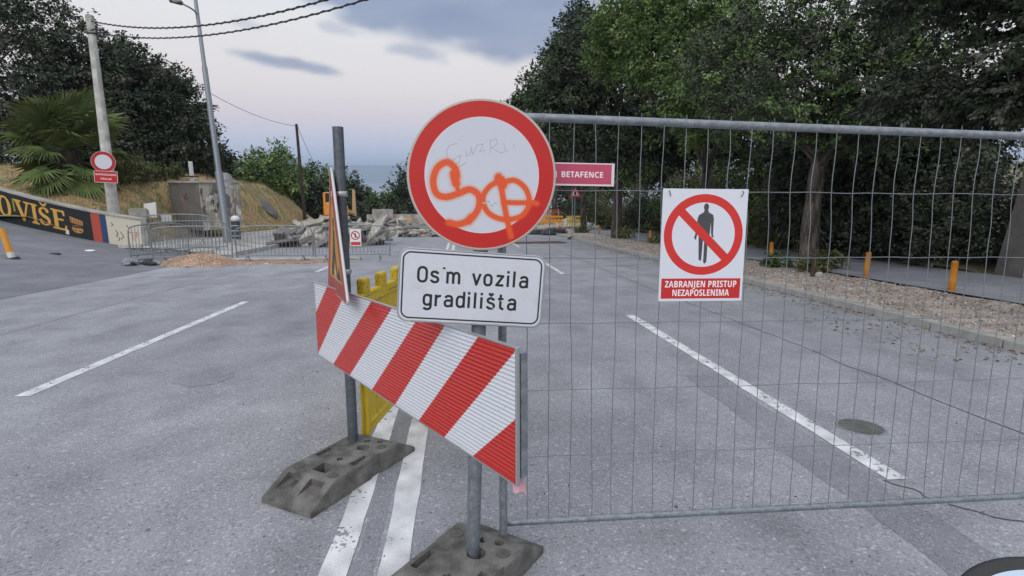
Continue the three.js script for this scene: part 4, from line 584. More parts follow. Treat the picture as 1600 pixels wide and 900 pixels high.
// ---------------------------------------------------------------- vegetation
// foliage: leaves gathered in clumps spread through a set of ellipsoids; every leaf a folded diamond
function foliage(blobs, clumps, perClump, leaf, spread, cols, seed, droop = 0.2, shell = 0.55) {
  reseed(seed); const N = clumps * perClump, pos = new Float32Array(N * 12), col = new Float32Array(N * 12), nor = new Float32Array(N * 12), idx = new Uint32Array(N * 6);
  const wts = blobs.map((b) => b[3] * b[4] + b[4] * b[5] + b[3] * b[5]), tot = wts.reduce((a, b) => a + b), d = V(), s = V(), n = V(), o = V(); let q = 0;
  for (let c = 0; c < clumps; c++) {
    let w = rnd() * tot, k = 0; while (k < blobs.length - 1 && (w -= wts[k]) > 0) k++;
    const [bx, by, bz, rx, ry, rz] = blobs[k]; d.set(gauss(), gauss(), gauss()).normalize();
    const rad = mix(shell, 1, Math.sqrt(rnd())) * (0.84 + 0.3 * fbm(d.x * 2.2 + k * 5, d.y * 2.2, d.z * 2.2 + seed, 3)), cx = bx + d.x * rx * rad, cy = by + d.y * ry * rad, cz = bz + d.z * rz * rad;
    const tone = rnd(), ca = cols[(rnd() * cols.length) | 0], lum = 0.7 + 0.75 * tone * tone, hang = V(gauss(), gauss() * 0.6, gauss()).addScaledVector(d, 0.9).normalize(), out = V(d.x / rx, d.y / ry + 0.25, d.z / rz).normalize(), cs = spread * rr(0.6, 1.3);
    for (let i = 0; i < perClump; i++) {
      { const al = rr(-1.3, 1.3) * cs; o.set(gauss() * cs * 0.5 + hang.x * al, gauss() * cs * 0.4 + hang.y * al, gauss() * cs * 0.5 + hang.z * al); } const L = leaf * rr(0.55, 1.3), Wd = L * rr(0.2, 0.34);
      d.set(rr(-1, 1), rr(-1, 0.7) - droop, rr(-1, 1)).addScaledVector(o, 0.7 / cs).addScaledVector(hang, 0.8).normalize(); n.set(rr(-1, 1), rr(-0.4, 1.3), rr(-1, 1)).addScaledVector(out, 0.8).normalize();
      s.crossVectors(d, n).normalize(); n.crossVectors(s, d); const x = cx + o.x, y = cy + o.y, z = cz + o.z, lift = Wd * 0.35, b = q * 12;
      const put = (j, px, py, pz) => { pos[b + j * 3] = px; pos[b + j * 3 + 1] = py; pos[b + j * 3 + 2] = pz; };
      put(0, x, y, z); put(1, x + d.x * L * 0.5 + s.x * Wd + n.x * lift, y + d.y * L * 0.5 + s.y * Wd + n.y * lift, z + d.z * L * 0.5 + s.z * Wd + n.z * lift); put(2, x + d.x * L, y + d.y * L, z + d.z * L); put(3, x + d.x * L * 0.5 - s.x * Wd + n.x * lift, y + d.y * L * 0.5 - s.y * Wd + n.y * lift, z + d.z * L * 0.5 - s.z * Wd + n.z * lift);
      const v = lum * rr(0.75, 1.25); for (let j = 0; j < 4; j++) { nor[b + j * 3] = n.x; nor[b + j * 3 + 1] = n.y; nor[b + j * 3 + 2] = n.z; col[b + j * 3] = ca[0] * v; col[b + j * 3 + 1] = ca[1] * v; col[b + j * 3 + 2] = ca[2] * v; }
      const e = q * 4; idx.set([e, e + 1, e + 2, e, e + 2, e + 3], q * 6); q++;
    }
  }
  const g = new THREE.BufferGeometry(); g.setAttribute('position', new THREE.BufferAttribute(pos, 3)); g.setAttribute('normal', new THREE.BufferAttribute(nor, 3)); g.setAttribute('color', new THREE.BufferAttribute(col, 3)); g.setIndex(new THREE.BufferAttribute(idx, 1)); return g;
}
const leafMat = new THREE.MeshPhysicalMaterial({ vertexColors: true, roughness: 0.62, side: THREE.DoubleSide, specularIntensity: 0.3 });
const softLeafMat = new THREE.MeshPhysicalMaterial({ vertexColors: true, roughness: 0.7, specularIntensity: 0.3, side: THREE.DoubleSide, transmission: 0.2, thickness: 0 });
const DARK = [[0.055, 0.072, 0.047], [0.065, 0.081, 0.055], [0.081, 0.091, 0.068], [0.049, 0.072, 0.039], [0.098, 0.104, 0.078]];
const MID = [[0.093, 0.147, 0.054], [0.116, 0.178, 0.062], [0.085, 0.124, 0.062], [0.139, 0.194, 0.078]];
const FRESH = [[0.125, 0.2, 0.06], [0.15, 0.215, 0.07], [0.1, 0.165, 0.055], [0.18, 0.24, 0.095]];
const OLIVE = [[0.163, 0.175, 0.075], [0.125, 0.144, 0.062], [0.2, 0.194, 0.1], [0.1, 0.125, 0.05]];
// branching trunk: list of [from, to, r0, r1]
function limb(a, b, r0, r1, bend, seg = 5) { const pts = []; for (let i = 0; i <= seg; i++) { const t = i / seg, p = a.clone().lerp(b, t); p.x += Math.sin(t * Math.PI) * bend[0]; p.z += Math.sin(t * Math.PI) * bend[1]; pts.push(p); } const c = new THREE.CatmullRomCurve3(pts), g = new THREE.TubeGeometry(c, seg * 3, 1, 9, false), P = g.attributes.position; const rings = seg * 3; for (let i = 0; i <= rings; i++) { const ctr = c.getPointAt(i / rings), r = mix(r0, r1, i / rings); for (let j = 0; j <= 9; j++) { const k = i * 10 + j, v = V().fromBufferAttribute(P, k).sub(ctr).multiplyScalar(r * (0.88 + 0.24 * fbm(ctr.x * 3 + j, ctr.y * 2.2, i * 0.1, 2))); P.setXYZ(k, ctr.x + v.x, ctr.y + v.y, ctr.z + v.z); } } const uv = g.attributes.uv; const L = a.distanceTo(b); for (let i = 0; i < uv.count; i++) uv.setXY(i, uv.getY(i) * 2 * Math.PI * r0, uv.getX(i) * L); g.computeVertexNormals(); return g; }
function tree(name, label, x, z, trunkH, r, blobs, opt) {
  const t = thing(name, label, 'tree', opt.group); t.position.set(x, ground(x, z) - 0.08, z); reseed(opt.seed);
  const top = V(opt.lean?.[0] || 0, trunkH, opt.lean?.[1] || 0); mesh('trunk', limb(V(0, 0, 0), top, r * 1.25, r * 0.8, [rr(-0.15, 0.15), rr(-0.15, 0.15)]), opt.bark || M.bark, t);
  for (const b of blobs.slice(0, 7)) { const e = V(b[0], b[1], b[2]); mesh('limb', limb(top.clone().multiplyScalar(rr(0.8, 0.99)), e, r * 0.55, r * 0.12, [rr(-0.3, 0.3), rr(-0.3, 0.3)]), M.bark, t); for (let i = 0; i < 2; i++) { const q = top.clone().lerp(e, rr(0.4, 0.8)), e2 = e.clone().add(V(rr(-1, 1) * b[3] * 0.7, rr(-0.5, 0.7) * b[4], rr(-1, 1) * b[5] * 0.7)); mesh('branch', limb(q, e2, r * 0.22, r * 0.05, [rr(-0.2, 0.2), rr(-0.2, 0.2)], 3), M.bark, t); } }
  mesh('crown', foliage(blobs, opt.clumps, opt.per, opt.leaf, opt.spread, opt.cols, opt.seed, 0.25, opt.shell ?? 0.45), opt.mat || leafMat, t); return t;
}
// ellipsoid given by pixel centre, depth and pixel radii, relative to a tree's foot
const blobPx = (px, py, d, rpx, rpy, foot, rz) => { const p = atDepth(px, py, d), k = d / FOCAL; return [p.x - foot.x, p.y - foot.y, p.z - foot.z, rpx * k, rpy * k, rz ?? rpx * k]; };
function treePx(name, label, x, z, trunkH, r, list, opt) { const f = V(x, ground(x, z) - 0.08, z); return tree(name, label, x, z, trunkH, r, list.map(([px, py, d, a, b, c]) => blobPx(px, py, d, a, b, f, c)), opt); }

// dark evergreens on the left bank
const EV = { bark: M.darkBark, leaf: 0.24, spread: 0.5, cols: DARK, group: 'dark evergreen trees on the left bank' };
treePx('evergreen_tree', 'huge dark evergreen over the palm, reaching above the concrete pole', -27, -33, 5, 0.4, [[10, 120, 34, 130, 120], [60, 40, 36, 70, 60], [-90, 60, 36, 130, 140], [30, 220, 33, 110, 70], [-70, 220, 33, 100, 90]], { ...EV, clumps: 1500, per: 40, seed: 101 });
treePx('evergreen_tree', 'broad dark evergreen behind the concrete pole', -22.4, -37.5, 4.2, 0.3, [[150, 120, 36, 70, 62], [110, 190, 35, 80, 70], [205, 160, 36, 66, 80], [170, 240, 35, 80, 50], [190, 95, 37, 42, 34]], { ...EV, clumps: 1250, per: 40, seed: 102 });
treePx('evergreen_tree', 'dark evergreen between the concrete pole and the street lamp', -18.9, -39.5, 3.6, 0.17, [[262, 175, 38, 58, 62], [285, 220, 37, 46, 50], [240, 225, 37, 60, 50], [250, 130, 39, 34, 28]], { ...EV, clumps: 950, per: 40, seed: 103 });
treePx('evergreen_tree', 'small dark evergreen just behind the street lamp', -18, -44, 3, 0.2, [[335, 250, 44, 26, 24], [345, 268, 44, 22, 20], [318, 262, 43, 26, 22]], { ...EV, clumps: 320, per: 24, seed: 104 });
// shrubs on the bank below them
reseed(61);
function shrub(name, label, x, z, h, w, cols, leaf, clumps, per, seed, group, mat) { const s = thing(name, label, 'shrub', group); s.position.set(x, ground(x, z) - 0.05, z); mesh('foliage', foliage([[0, h * 0.55, 0, w, h * 0.5, w], [w * 0.4, h * 0.4, w * 0.2, w * 0.7, h * 0.42, w * 0.6], [-w * 0.45, h * 0.35, -w * 0.1, w * 0.6, h * 0.38, w * 0.7]], clumps, per, leaf, w * 0.17, cols, seed, 0.1, 0.3), mat || leafMat, s); reseed(seed + 5); mesh('stem', merge([0, 1, 2, 3].map(() => rod(V(rr(-0.1, 0.1), 0, rr(-0.1, 0.1)), V(rr(-0.5, 0.5) * w, h * 0.6, rr(-0.5, 0.5) * w), 0.035 * w + 0.01, 0.01, 6))), M.bark, s); return s; }
for (const [px, py, d, h, w] of [[226, 290, 28, 1.0, 0.7], [245, 288, 29, 0.9, 0.6], [205, 300, 27, 1.1, 0.9], [273, 283, 30, 0.8, 0.5], [190, 290, 30, 1.4, 1.0]]) { const p = atDepth(px, py, d); shrub('bank_shrub', 'grey green shrub on the dry bank under the evergreens', p.x, p.z, h, w, OLIVE, 0.12, 90, 22, 400 + px, 'shrubs on the dry bank'); }
// bright tree and hedge behind the bank
treePx('leafy_tree', 'bright green loose tree behind the dry bank', -22, -60, 2, 0.16, [[420, 268, 60, 50, 34], [385, 275, 60, 32, 26], [450, 282, 60, 30, 26], [430, 245, 61, 22, 20], [400, 295, 59, 40, 24]], { leaf: 0.36, spread: 0.7, cols: FRESH, clumps: 520, per: 24, seed: 110 });
const HG = { leaf: 0.4, spread: 0.7, group: 'trees beyond the closed road' };
[[500, 288, 72, 34, 30, MID, -20], [470, 300, 66, 30, 34, DARK, -19.5], [535, 296, 76, 28, 26, DARK, -17], [562, 314, 80, 22, 17, MID, -15], [590, 319, 78, 22, 15, FRESH, -11.5], [622, 312, 76, 18, 22, MID, -9], [606, 330, 72, 40, 12, DARK, -9.5], [648, 288, 74, 28, 40, DARK, -6], [680, 300, 76, 40, 40, DARK, -3], [740, 290, 80, 50, 46, MID, 2], [800, 280, 76, 44, 50, DARK, 6], [520, 326, 66, 40, 16, DARK, -15]].forEach(([px, py, d, a, b, cols, x], i) => treePx('distant_tree', ['dark round tree', 'mid green tree', 'pale green tree'][cols === DARK ? 0 : cols === MID ? 1 : 2] + ' in the hedge line beyond the closed road', x, -d + 2, 1.2, 0.16, [[px, py, d, a, b], [px - a * 0.5, py + b * 0.5, d - 1, a * 0.7, b * 0.7], [px + a * 0.5, py + b * 0.4, d, a * 0.7, b * 0.8]], { ...HG, cols, clumps: 240, per: 24, seed: 120 + i }));
// fan palm
{
  const base = atDepth(118, 335, 24.2); base.y = ground(base.x, base.z) - 0.1; const s = thing('fan_palm', 'stocky fan palm with a skirt of drooping fronds behind the painted wall', 'palm'); s.position.copy(base);
  const ctr = atDepth(111, 238, 24.2).sub(base); mesh('trunk', limb(V(0, 0, 0), ctr, 0.55, 0.42, [0, 0]), std({ map: rep(barkTex, 1), color: rgb(0.35, 0.3, 0.25) }), s);
  function fan(seed) { reseed(seed); const pos = [], idx = [], col = [], n = 34; const add = (v, c) => { pos.push(v.x, v.y, v.z); col.push(...c); return pos.length / 3 - 1; }; const R = 1.15;
    for (let i = 0; i < n; i++) { const a = (i / (n - 1) - 0.5) * 3.9, L = R * (1 - 0.25 * Math.abs(i / (n - 1) - 0.5) * 2) * rr(0.88, 1.08), da = 0.052, g = rr(0.8, 1.2), c = [0.15 * g, 0.21 * g, 0.07 * g]; const P = (r, t, y) => V(Math.sin(a + t) * r, y, 1.25 + Math.cos(a + t) * r); const o = add(V(0, 0, 1.25), c), m1 = add(P(L * 0.6, -da, 0.03), c), m2 = add(P(L * 0.6, da, 0.03), c), mm = add(P(L * 0.6, 0, -0.03), c), tp = add(P(L, rr(-0.04, 0.04), -rr(0.05, 0.3)), [0.24 * g, 0.25 * g, 0.13 * g]); idx.push(o, m1, mm, o, mm, m2, m1, tp, mm, mm, tp, m2); }
    const g = new THREE.BufferGeometry(); g.setAttribute('position', new THREE.Float32BufferAttribute(pos, 3)); g.setAttribute('color', new THREE.Float32BufferAttribute(col, 3)); g.setIndex(idx); g.computeVertexNormals(); const st = rod(V(0, 0, 0), V(0, 0, 1.3), 0.035, 0.02, 6); const sc = new Float32Array(st.attributes.position.count * 3).map((_, i) => [0.12, 0.15, 0.06][i % 3]); st.setAttribute('color', new THREE.BufferAttribute(sc, 3)); st.deleteAttribute('uv'); return mergeGeometries([g.toNonIndexed(), st.toNonIndexed()]); }
  const fans = [1, 2, 3].map(fan); reseed(19);
  for (let i = 0; i < 78; i++) { const f = mesh('frond', fans[i % 3], leafMat, s), up = i < 26 ? rr(0.7, 1.5) : i < 54 ? rr(-0.15, 0.75) : rr(-1.1, -0.2); f.position.copy(ctr).add(V(0, (i < 54 ? 0.1 : -0.25), 0)); f.rotation.order = 'YXZ'; f.rotation.set(-up, i * 2.4 + rr(-0.3, 0.3), rr(-0.4, 0.4)); const k = rr(0.85, 1.2) * (i < 26 ? 1.1 : 1); f.scale.setScalar(k); }
}
// dry grass on the bank
{ reseed(71); const pos = [], col = [], idx = []; for (let i = 0; i < 26000; i++) { const x = -12.6 - Math.pow(rnd(), 1.6) * 14, z = rr(-22.6, -52), y = ground(x, z) - 0.03, h = rr(0.06, 0.3), a = rnd() * 6.28, w = rr(0.008, 0.02), lx = rr(-0.14, 0.14), lz = rr(-0.14, 0.14), k = pos.length / 3, t = rr(0.7, 1.3), g = rnd() < 0.25 ? [0.16, 0.16, 0.075] : [0.37, 0.29, 0.165]; pos.push(x - Math.cos(a) * w, y, z - Math.sin(a) * w, x + Math.cos(a) * w, y, z + Math.sin(a) * w, x + lx, y + h, z + lz); for (let j = 0; j < 3; j++) col.push(g[0] * t, g[1] * t, g[2] * t); idx.push(k, k + 1, k + 2); } const g = new THREE.BufferGeometry(); g.setAttribute('position', new THREE.Float32BufferAttribute(pos, 3)); g.setAttribute('color', new THREE.Float32BufferAttribute(col, 3)); g.setIndex(idx); g.computeVertexNormals(); stuff('dry_grass', g, std({ vertexColors: true }), 'dry straw coloured grass covering the left bank', 'grass'); }
{ reseed(72); for (const [px, py, s] of [[416, 322, 0.8]]) { const p = hit(px, py), m = mesh('rock_outcrop', (() => { const g = new THREE.IcosahedronGeometry(s, 2), P = g.attributes.position; for (let i = 0; i < P.count; i++) { const v = V().fromBufferAttribute(P, i), k = 0.7 + 0.6 * fbm(v.x * 2 + px, v.y * 2, v.z * 2, 3); P.setXYZ(i, v.x * k * 1.3, v.y * k * 0.24, v.z * k * 1.3); } g.computeVertexNormals(); return metreUV(g); })(), M.darkConcrete); m.position.copy(p).add(V(0, -0.06, 0)); m.rotation.z = -0.78; tag(m, 'grey rock breaking through the dry grass bank', 'rock'); } }

// ---------------------------------------------------------------- right side: trees, shrubs, wall, posts
const RT_ = { group: 'trees along the right pavement' };
treePx('street_tree', 'large dark tree whose trunk stands just behind the kerb strip beyond the notice', 8.9, -13.1, 3.1, 0.2, [[1262, 120, 13.5, 95, 66, 1.9], [1180, 165, 13, 75, 52, 1.5], [1370, 150, 12.5, 95, 62, 1.8], [1330, 40, 13.5, 105, 60, 2.0], [1200, 40, 14.5, 80, 50, 1.6], [1425, 70, 12, 66, 56, 1.5], [1345, 200, 13, 100, 38, 1.4], [1120, 110, 14.5, 60, 60, 1.4]], { ...RT_, leaf: 0.1, spread: 0.24, cols: [...DARK, ...MID], clumps: 1250, per: 50, seed: 201, shell: 0.3 });
treePx('street_tree', 'near dark tree overhanging the right end of the fence', 10.3, -5.2, 3.4, 0.22, [[1455, 140, 9, 70, 46, 1.1], [1590, 150, 7.8, 60, 40, 1.0], [1650, 110, 7.5, 80, 66, 1.0], [1450, 0, 8.5, 80, 36, 1.2], [1610, 5, 7.5, 60, 36, 1.1], [1580, -70, 7.5, 180, 60, 1.8], [1700, 30, 7, 120, 100, 1.4], [1420, 175, 10, 70, 26, 1.0], [1500, 190, 9, 60, 22, 0.9]], { ...RT_, leaf: 0.085, spread: 0.16, cols: DARK, clumps: 1000, per: 46, seed: 202, shell: 0.3 });
treePx('street_tree', 'fresh green tree with drooping sprays above the maker plate', 9.4, -20.5, 3.6, 0.2, [[1030, 70, 20, 66, 70, 2.0], [1090, 130, 18, 52, 66, 1.6], [985, 30, 22, 58, 52, 1.8], [1080, 10, 20, 80, 50, 2.0], [1110, 190, 17.5, 42, 40, 1.1], [955, 80, 23, 36, 44, 1.4], [1150, 60, 18, 40, 46, 1.2]], { ...RT_, leaf: 0.15, spread: 0.32, cols: [...FRESH, MID[1]], clumps: 1250, per: 42, seed: 203, mat: softLeafMat, shell: 0.35 });
treePx('street_tree', 'dark dense tree behind the maker plate', 8.5, -29.2, 3.2, 0.24, [[905, 130, 30, 62, 62, 2.4], [960, 150, 29, 56, 62, 2.2], [870, 170, 31, 44, 40, 2], [930, 70, 31, 46, 46, 2.2], [980, 215, 28, 50, 34, 1.8], [900, 215, 30, 50, 26, 1.8]], { ...RT_, leaf: 0.2, spread: 0.4, cols: [...DARK, MID[2]], clumps: 1200, per: 40, seed: 204 });
treePx('street_tree', 'dark tree second down the pavement from the maker plate', 8.55, -37.4, 3, 0.2, [[850, 150, 38, 40, 44, 2.2], [880, 105, 39, 34, 40, 2.2], [820, 175, 38, 30, 28, 1.8], [860, 215, 37, 44, 26, 1.8], [905, 55, 40, 36, 44, 2.2]], { ...RT_, leaf: 0.24, spread: 0.46, cols: [...DARK, MID[2], MID[0]], clumps: 800, per: 36, seed: 205 });
treePx('street_tree', 'farthest dark tree at the bend of the pavement', 9.3, -54, 3, 0.3, [[835, 200, 56, 36, 40, 2.4], [802, 182, 56, 22, 24, 2], [880, 190, 56, 50, 50, 2.8], [810, 230, 56, 40, 30, 2], [900, 250, 56, 60, 30, 2]], { ...RT_, leaf: 0.34, spread: 0.55, cols: DARK, clumps: 650, per: 34, seed: 206 });
const WD_ = { group: 'trees in the wood above the pavement' };
treePx('woodland_tree', 'tall tree in the wood behind the fresh green tree', 13.5, -24, 4, 0.22, [[1060, 190, 26, 70, 52, 3], [1190, 215, 24, 70, 40, 3], [1010, 240, 28, 60, 40, 3], [1120, 150, 25, 50, 40, 2]], { ...WD_, leaf: 0.2, spread: 0.42, cols: [...DARK, ...MID], clumps: 900, per: 36, seed: 207 });
treePx('woodland_tree', 'tall dark tree in the wood behind the big kerb tree', 14.5, -15, 4, 0.24, [[1330, 230, 17, 110, 60, 2.4], [1420, 300, 16, 90, 90, 2], [1280, 310, 18, 60, 70, 2.2], [1470, 225, 16, 70, 44, 2]], { ...WD_, leaf: 0.15, spread: 0.34, cols: DARK, clumps: 1500, per: 40, seed: 208 });
treePx('woodland_tree', 'pale olive tree closing the view behind the far warning triangle', 19, -58, 4, 0.25, [[960, 270, 60, 60, 44, 3], [1010, 250, 62, 60, 50, 3], [920, 290, 60, 44, 34, 3], [1080, 260, 60, 60, 50, 3]], { ...WD_, leaf: 0.36, spread: 0.6, cols: [...OLIVE, ...MID], clumps: 600, per: 34, seed: 209 });
treePx('woodland_tree', 'dark tree closing the view at the end of the pavement', 14, -70, 4, 0.25, [[880, 280, 72, 50, 40, 3], [840, 290, 72, 40, 34, 3], [930, 270, 72, 50, 40, 3], [790, 300, 72, 40, 30, 3]], { ...WD_, leaf: 0.4, spread: 0.7, cols: DARK, clumps: 500, per: 32, seed: 210 });
// undergrowth on the bank
[[12.9, -12.6, 2.6, 1.5, DARK], [12.8, -14.8, 2.4, 1.5, DARK], [12.7, -17.2, 2.6, 1.6, OLIVE], [12.8, -20, 2.4, 1.6, OLIVE], [12.6, -23, 2.2, 1.5, MID], [12.9, -26.5, 2.6, 1.9, OLIVE], [13.1, -31, 2.6, 2.1, MID], [13.2, -36, 2.8, 2.2, DARK], [12.6, -42, 2.8, 2.4, OLIVE], [11.5, -50, 3.2, 2.6, DARK], [14.8, -19, 3.8, 2.0, OLIVE], [15.2, -23, 4.2, 2.2, OLIVE], [15.8, -28, 4.4, 2.6, MID], [16, -34, 4.5, 2.8, OLIVE], [15.2, -12.2, 2.4, 1.3, OLIVE], [13.5, -10.9, 2.0, 1.1, DARK]].forEach(([x, z, h, w, cols], i) => shrub('undergrowth_shrub', (cols === DARK ? 'dark' : cols === OLIVE ? 'yellowish olive' : 'mid green') + ' shrub in the undergrowth behind the right pavement', x, z, h, w, cols, z > -22 ? 0.1 : 0.16, z > -22 ? 420 : 300, 36, 500 + i, (cols === DARK ? 'dark' : cols === OLIVE ? 'olive' : 'green') + ' shrubs behind the right pavement'));
// dry weeds at the foot of the trees
for (const [x, z, h, w, c] of [[8.6, -12.4, 0.5, 0.35, OLIVE], [9.2, -12.8, 0.55, 0.4, OLIVE], [8.4, -13.6, 0.4, 0.35, MID], [8.8, -28.5, 0.6, 0.5, OLIVE], [8.2, -36.6, 0.5, 0.5, OLIVE], [9.0, -24.2, 0.45, 0.4, OLIVE]]) shrub('weed_tuft', z > -14 ? 'dry weeds growing at the foot of the big kerb tree' : z > -25 ? 'dry weeds beside the pavement between the two middle trees' : z > -30 ? 'dry weeds at the foot of the tree behind the maker plate' : 'dry weeds at the foot of the second tree past the maker plate', x, z, h, w, c, 0.09, 60, 20, 700 + ((z * -10) | 0), 'weeds on the kerb strip');
// battered stone wall at the right edge
{ const s = thing('stone_wall_pier', 'dark weathered wall with sloping end beside the right pavement', 'wall'), p = V(12.05, 0, -11.1); s.position.set(p.x, road(-11.1) - 0.1, p.z);
  const sh = new THREE.Shape(); sh.moveTo(0, 0); sh.lineTo(9, 0.54); sh.lineTo(9, 3.85); sh.lineTo(0.4, 3.4); sh.lineTo(0, 0); const g = new THREE.ExtrudeGeometry(sh, { depth: 0.55, bevelEnabled: true, bevelSize: 0.03, bevelThickness: 0.03, bevelSegments: 1 }).rotateY(-Math.PI / 2).translate(0.55, 0, 0); mesh('body', metreUV(g), M.darkConcrete, s); reseed(6); for (let i = 0; i < 7; i++) { const c = mesh('coping_stone', metreUV(rbox(0.68, 0.14, 1.18, 0.03)), M.darkConcrete, s); c.position.set(0.28, 3.5 + i * 0.062, 0.95 + i * 1.2); c.rotation.x = -0.052; } }
// orange wooden bollards
{ const b = thing('wooden_bollard', 'short orange wooden post beside the right pavement', 'bollard', 'orange posts along the right pavement'); mesh('post', metreUV(merge([rod(V(0, -0.1, 0), V(0, 0.545, 0), 0.058, 0.055, 12), rod(V(0, 0.545, 0), V(0, 0.56, 0), 0.055, 0.04, 12)])), M.bollard, b);
  [[1472, 455, 0.03], [1352, 433, -0.02], [1198, 409, -0.07], [1080, 390, 0.03], [1017, 378, 0.02], [985, 371, -0.03], [945, 365, 0.02]].forEach(([px, py, ln], i) => { const p = hit(px, py, 0), o = i ? copyOf(b) : b; o.position.set(8.95, ground(8.95, p.z), p.z); o.rotation.set(0, i, ln); });
  const st = thing('wooden_stump', 'pale weathered stake at the foot of the big kerb tree', 'stake'), p = hit(1270, 432); st.position.copy(p); mesh('post', rod(V(0, -0.05, 0), V(0.02, 0.6, 0), 0.06, 0.045, 9), M.wood, st); mesh('stone', new THREE.IcosahedronGeometry(0.09, 1).scale(1, 0.9, 0.8).translate(0.06, 0.05, 0.12), M.pale, st); }
// far warning triangle, orange netting, black debris
{ const p = hit(891, 369), s = thing('far_warning_sign', 'small red-edged warning triangle on a thin pole far down the pavement', 'road sign'); const x = 7.6, z = -36; s.position.set(x, ground(x, z), z); mesh('post', rod(V(0, 0, 0), V(0, 3.1, 0), 0.035, 0.035, 10), M.zinc, s); const t = new THREE.Shape(); t.moveTo(-0.45, 0); t.lineTo(0.45, 0); t.lineTo(0, 0.78); const tx = canvasTex(128, 128, (c) => { c.fillStyle = '#b8434a'; c.fillRect(0, 0, 128, 128); c.fillStyle = '#d4cfd0'; c.beginPath(); c.moveTo(64, 34); c.lineTo(102, 106); c.lineTo(26, 106); c.fill(); c.fillStyle = '#222'; c.beginPath(); c.ellipse(64, 82, 9, 22, 0, 0, 7); c.fill(); }); const g = flat(t, 0.01, 0.9, 0.9); { const P = g.attributes.position, uv = g.attributes.uv; for (let i = 0; i < P.count; i++) uv.setXY(i, 0.5 + P.getX(i) / 0.9, P.getY(i) / 0.8); } mesh('triangle_panel', g, [face(tx), M.signBack], s).position.set(0, 2.35, 0.05); }
{ const s = thing('orange_net_fence', 'orange plastic netting fence across the far end of the pavement', 'fence'); place(s, 10.2, -52, 0.05); const W = 7.6; mesh('top_band', box(W, 0.12, 0.02, 0, 1.55, 0), M.orangeNet, s); const net = []; for (let i = 0; i <= 64; i++) net.push(box(0.05, 1.3, 0.012, -W / 2 + i * W / 64, 0.9, 0)); for (let i = 0; i <= 14; i++) net.push(box(W, 0.045, 0.012, 0, 0.28 + i * 0.09, 0.002)); mesh('net', net, M.orangeNet, s); for (let i = 0; i < 5; i++) mesh('stake', rod(V(-W / 2 + i * W / 4, 0, 0.03), V(-W / 2 + i * W / 4, 1.65, 0.03), 0.025), M.wood, s); }
{ const s = thing('pale_rubble_heap', 'pale heap of stone and sacks before the orange netting', 'rubble pile'); place(s, 9.6, -48); mesh('heap', mound(2.6, 1.2, 0.9, 9, 1.6), M.pale, s); reseed(83); for (let i = 0; i < 14; i++) { const k = mesh('stone', slabGeos[i % 6], slabMats[i % 3], s); k.position.set(rr(-2, 2), rr(0.2, 0.7), rr(-0.4, 0.9)); k.scale.setScalar(rr(0.25, 0.5)); k.rotation.set(rr(-0.5, 0.5), rr(0, 6), rr(-0.4, 0.4)); } }
reseed(91);
for (const [px, py, s, label] of [[838, 366, 0.55, 'black bundle of debris on the road by the far kerb'], [866, 366, 0.7, 'larger black heap of debris lying against the far kerb'], [893, 373, 0.2, 'small dark clod beside the far kerb']]) { const p = hit(px, py), g = new THREE.IcosahedronGeometry(s, 3), P = g.attributes.position; for (let i = 0; i < P.count; i++) { const v = V().fromBufferAttribute(P, i), k = 0.55 + 0.9 * fbm(v.x * 4 + px, v.y * 4, v.z * 4, 4); P.setXYZ(i, v.x * k * 1.3, v.y * k * 0.5, v.z * k); } g.computeVertexNormals(); const m = mesh('debris_bundle', g, M.black); m.position.copy(p).add(V(0, 0.1 * s, 0)); tag(m, label, 'debris'); }
{ const p = hit(852, 360), s = thing('fallen_pale_pipe', 'short pale pipe lying behind the black debris', 'pipe'); place(s, p.x, p.z, 0.3, 0.18); mesh('barrel', metreUV(rod(V(-0.8, 0, 0), V(0.8, 0, 0), 0.18, 0.18, 16, true)), M.pale, s); mesh('collar', rod(V(0.72, 0, 0), V(0.86, 0, 0), 0.21, 0.21, 16, true), M.pale, s); }
// fallen branches on the bank, gravel and leaf litter on the kerb strip and in the gutter
for (const [x0, z0, x1, z1, y, label] of [[10.6, -30, 15, -31.5, 0.9, 'upper fallen dark branch in the grass below the wood'], [10.4, -31, 15, -30.6, 0.45, 'lower fallen dark branch in the grass below the wood']]) { const m = mesh('fallen_branch', limb(V(x0, ground(x0, z0) + y, z0), V(x1, ground(x1, z1) + y * 0.6, z1), 0.09, 0.05, [0, 0.3]), M.bark); tag(m, label, 'branch'); }
function scatter(name, label, n, geo, mat, pick, cols, cat, seed) { reseed(seed); const im = new THREE.InstancedMesh(geo, mat, n), m = new THREE.Matrix4(), e = new THREE.Euler(), qn = new THREE.Quaternion(), c = new THREE.Color(); for (let i = 0; i < n; i++) { const [x, y, z, s] = pick(); e.set(rr(-0.4, 0.4), rnd() * 6.28, rr(-0.4, 0.4)); qn.setFromEuler(e); m.compose(V(x, y, z), qn, V(s, s * rr(0.5, 1), s * rr(0.6, 1.2))); im.setMatrixAt(i, m); const k = cols[(rnd() * cols.length) | 0], t = rr(0.7, 1.2); c.setRGB(k[0] * t, k[1] * t, k[2] * t); im.setColorAt(i, c); } shadow(im); im.name = numbered(name); im.userData = { kind: 'stuff', label, category: cat }; scene.add(im); }
const leafG = (() => { const g = new THREE.BufferGeometry(); g.setAttribute('position', new THREE.Float32BufferAttribute([-1, 0, 0, 0, 0.12, 0.45, 1, 0.05, 0, 0, 0.12, -0.45], 3)); g.setIndex([0, 1, 2, 0, 2, 3]); g.computeVertexNormals(); return g; })();
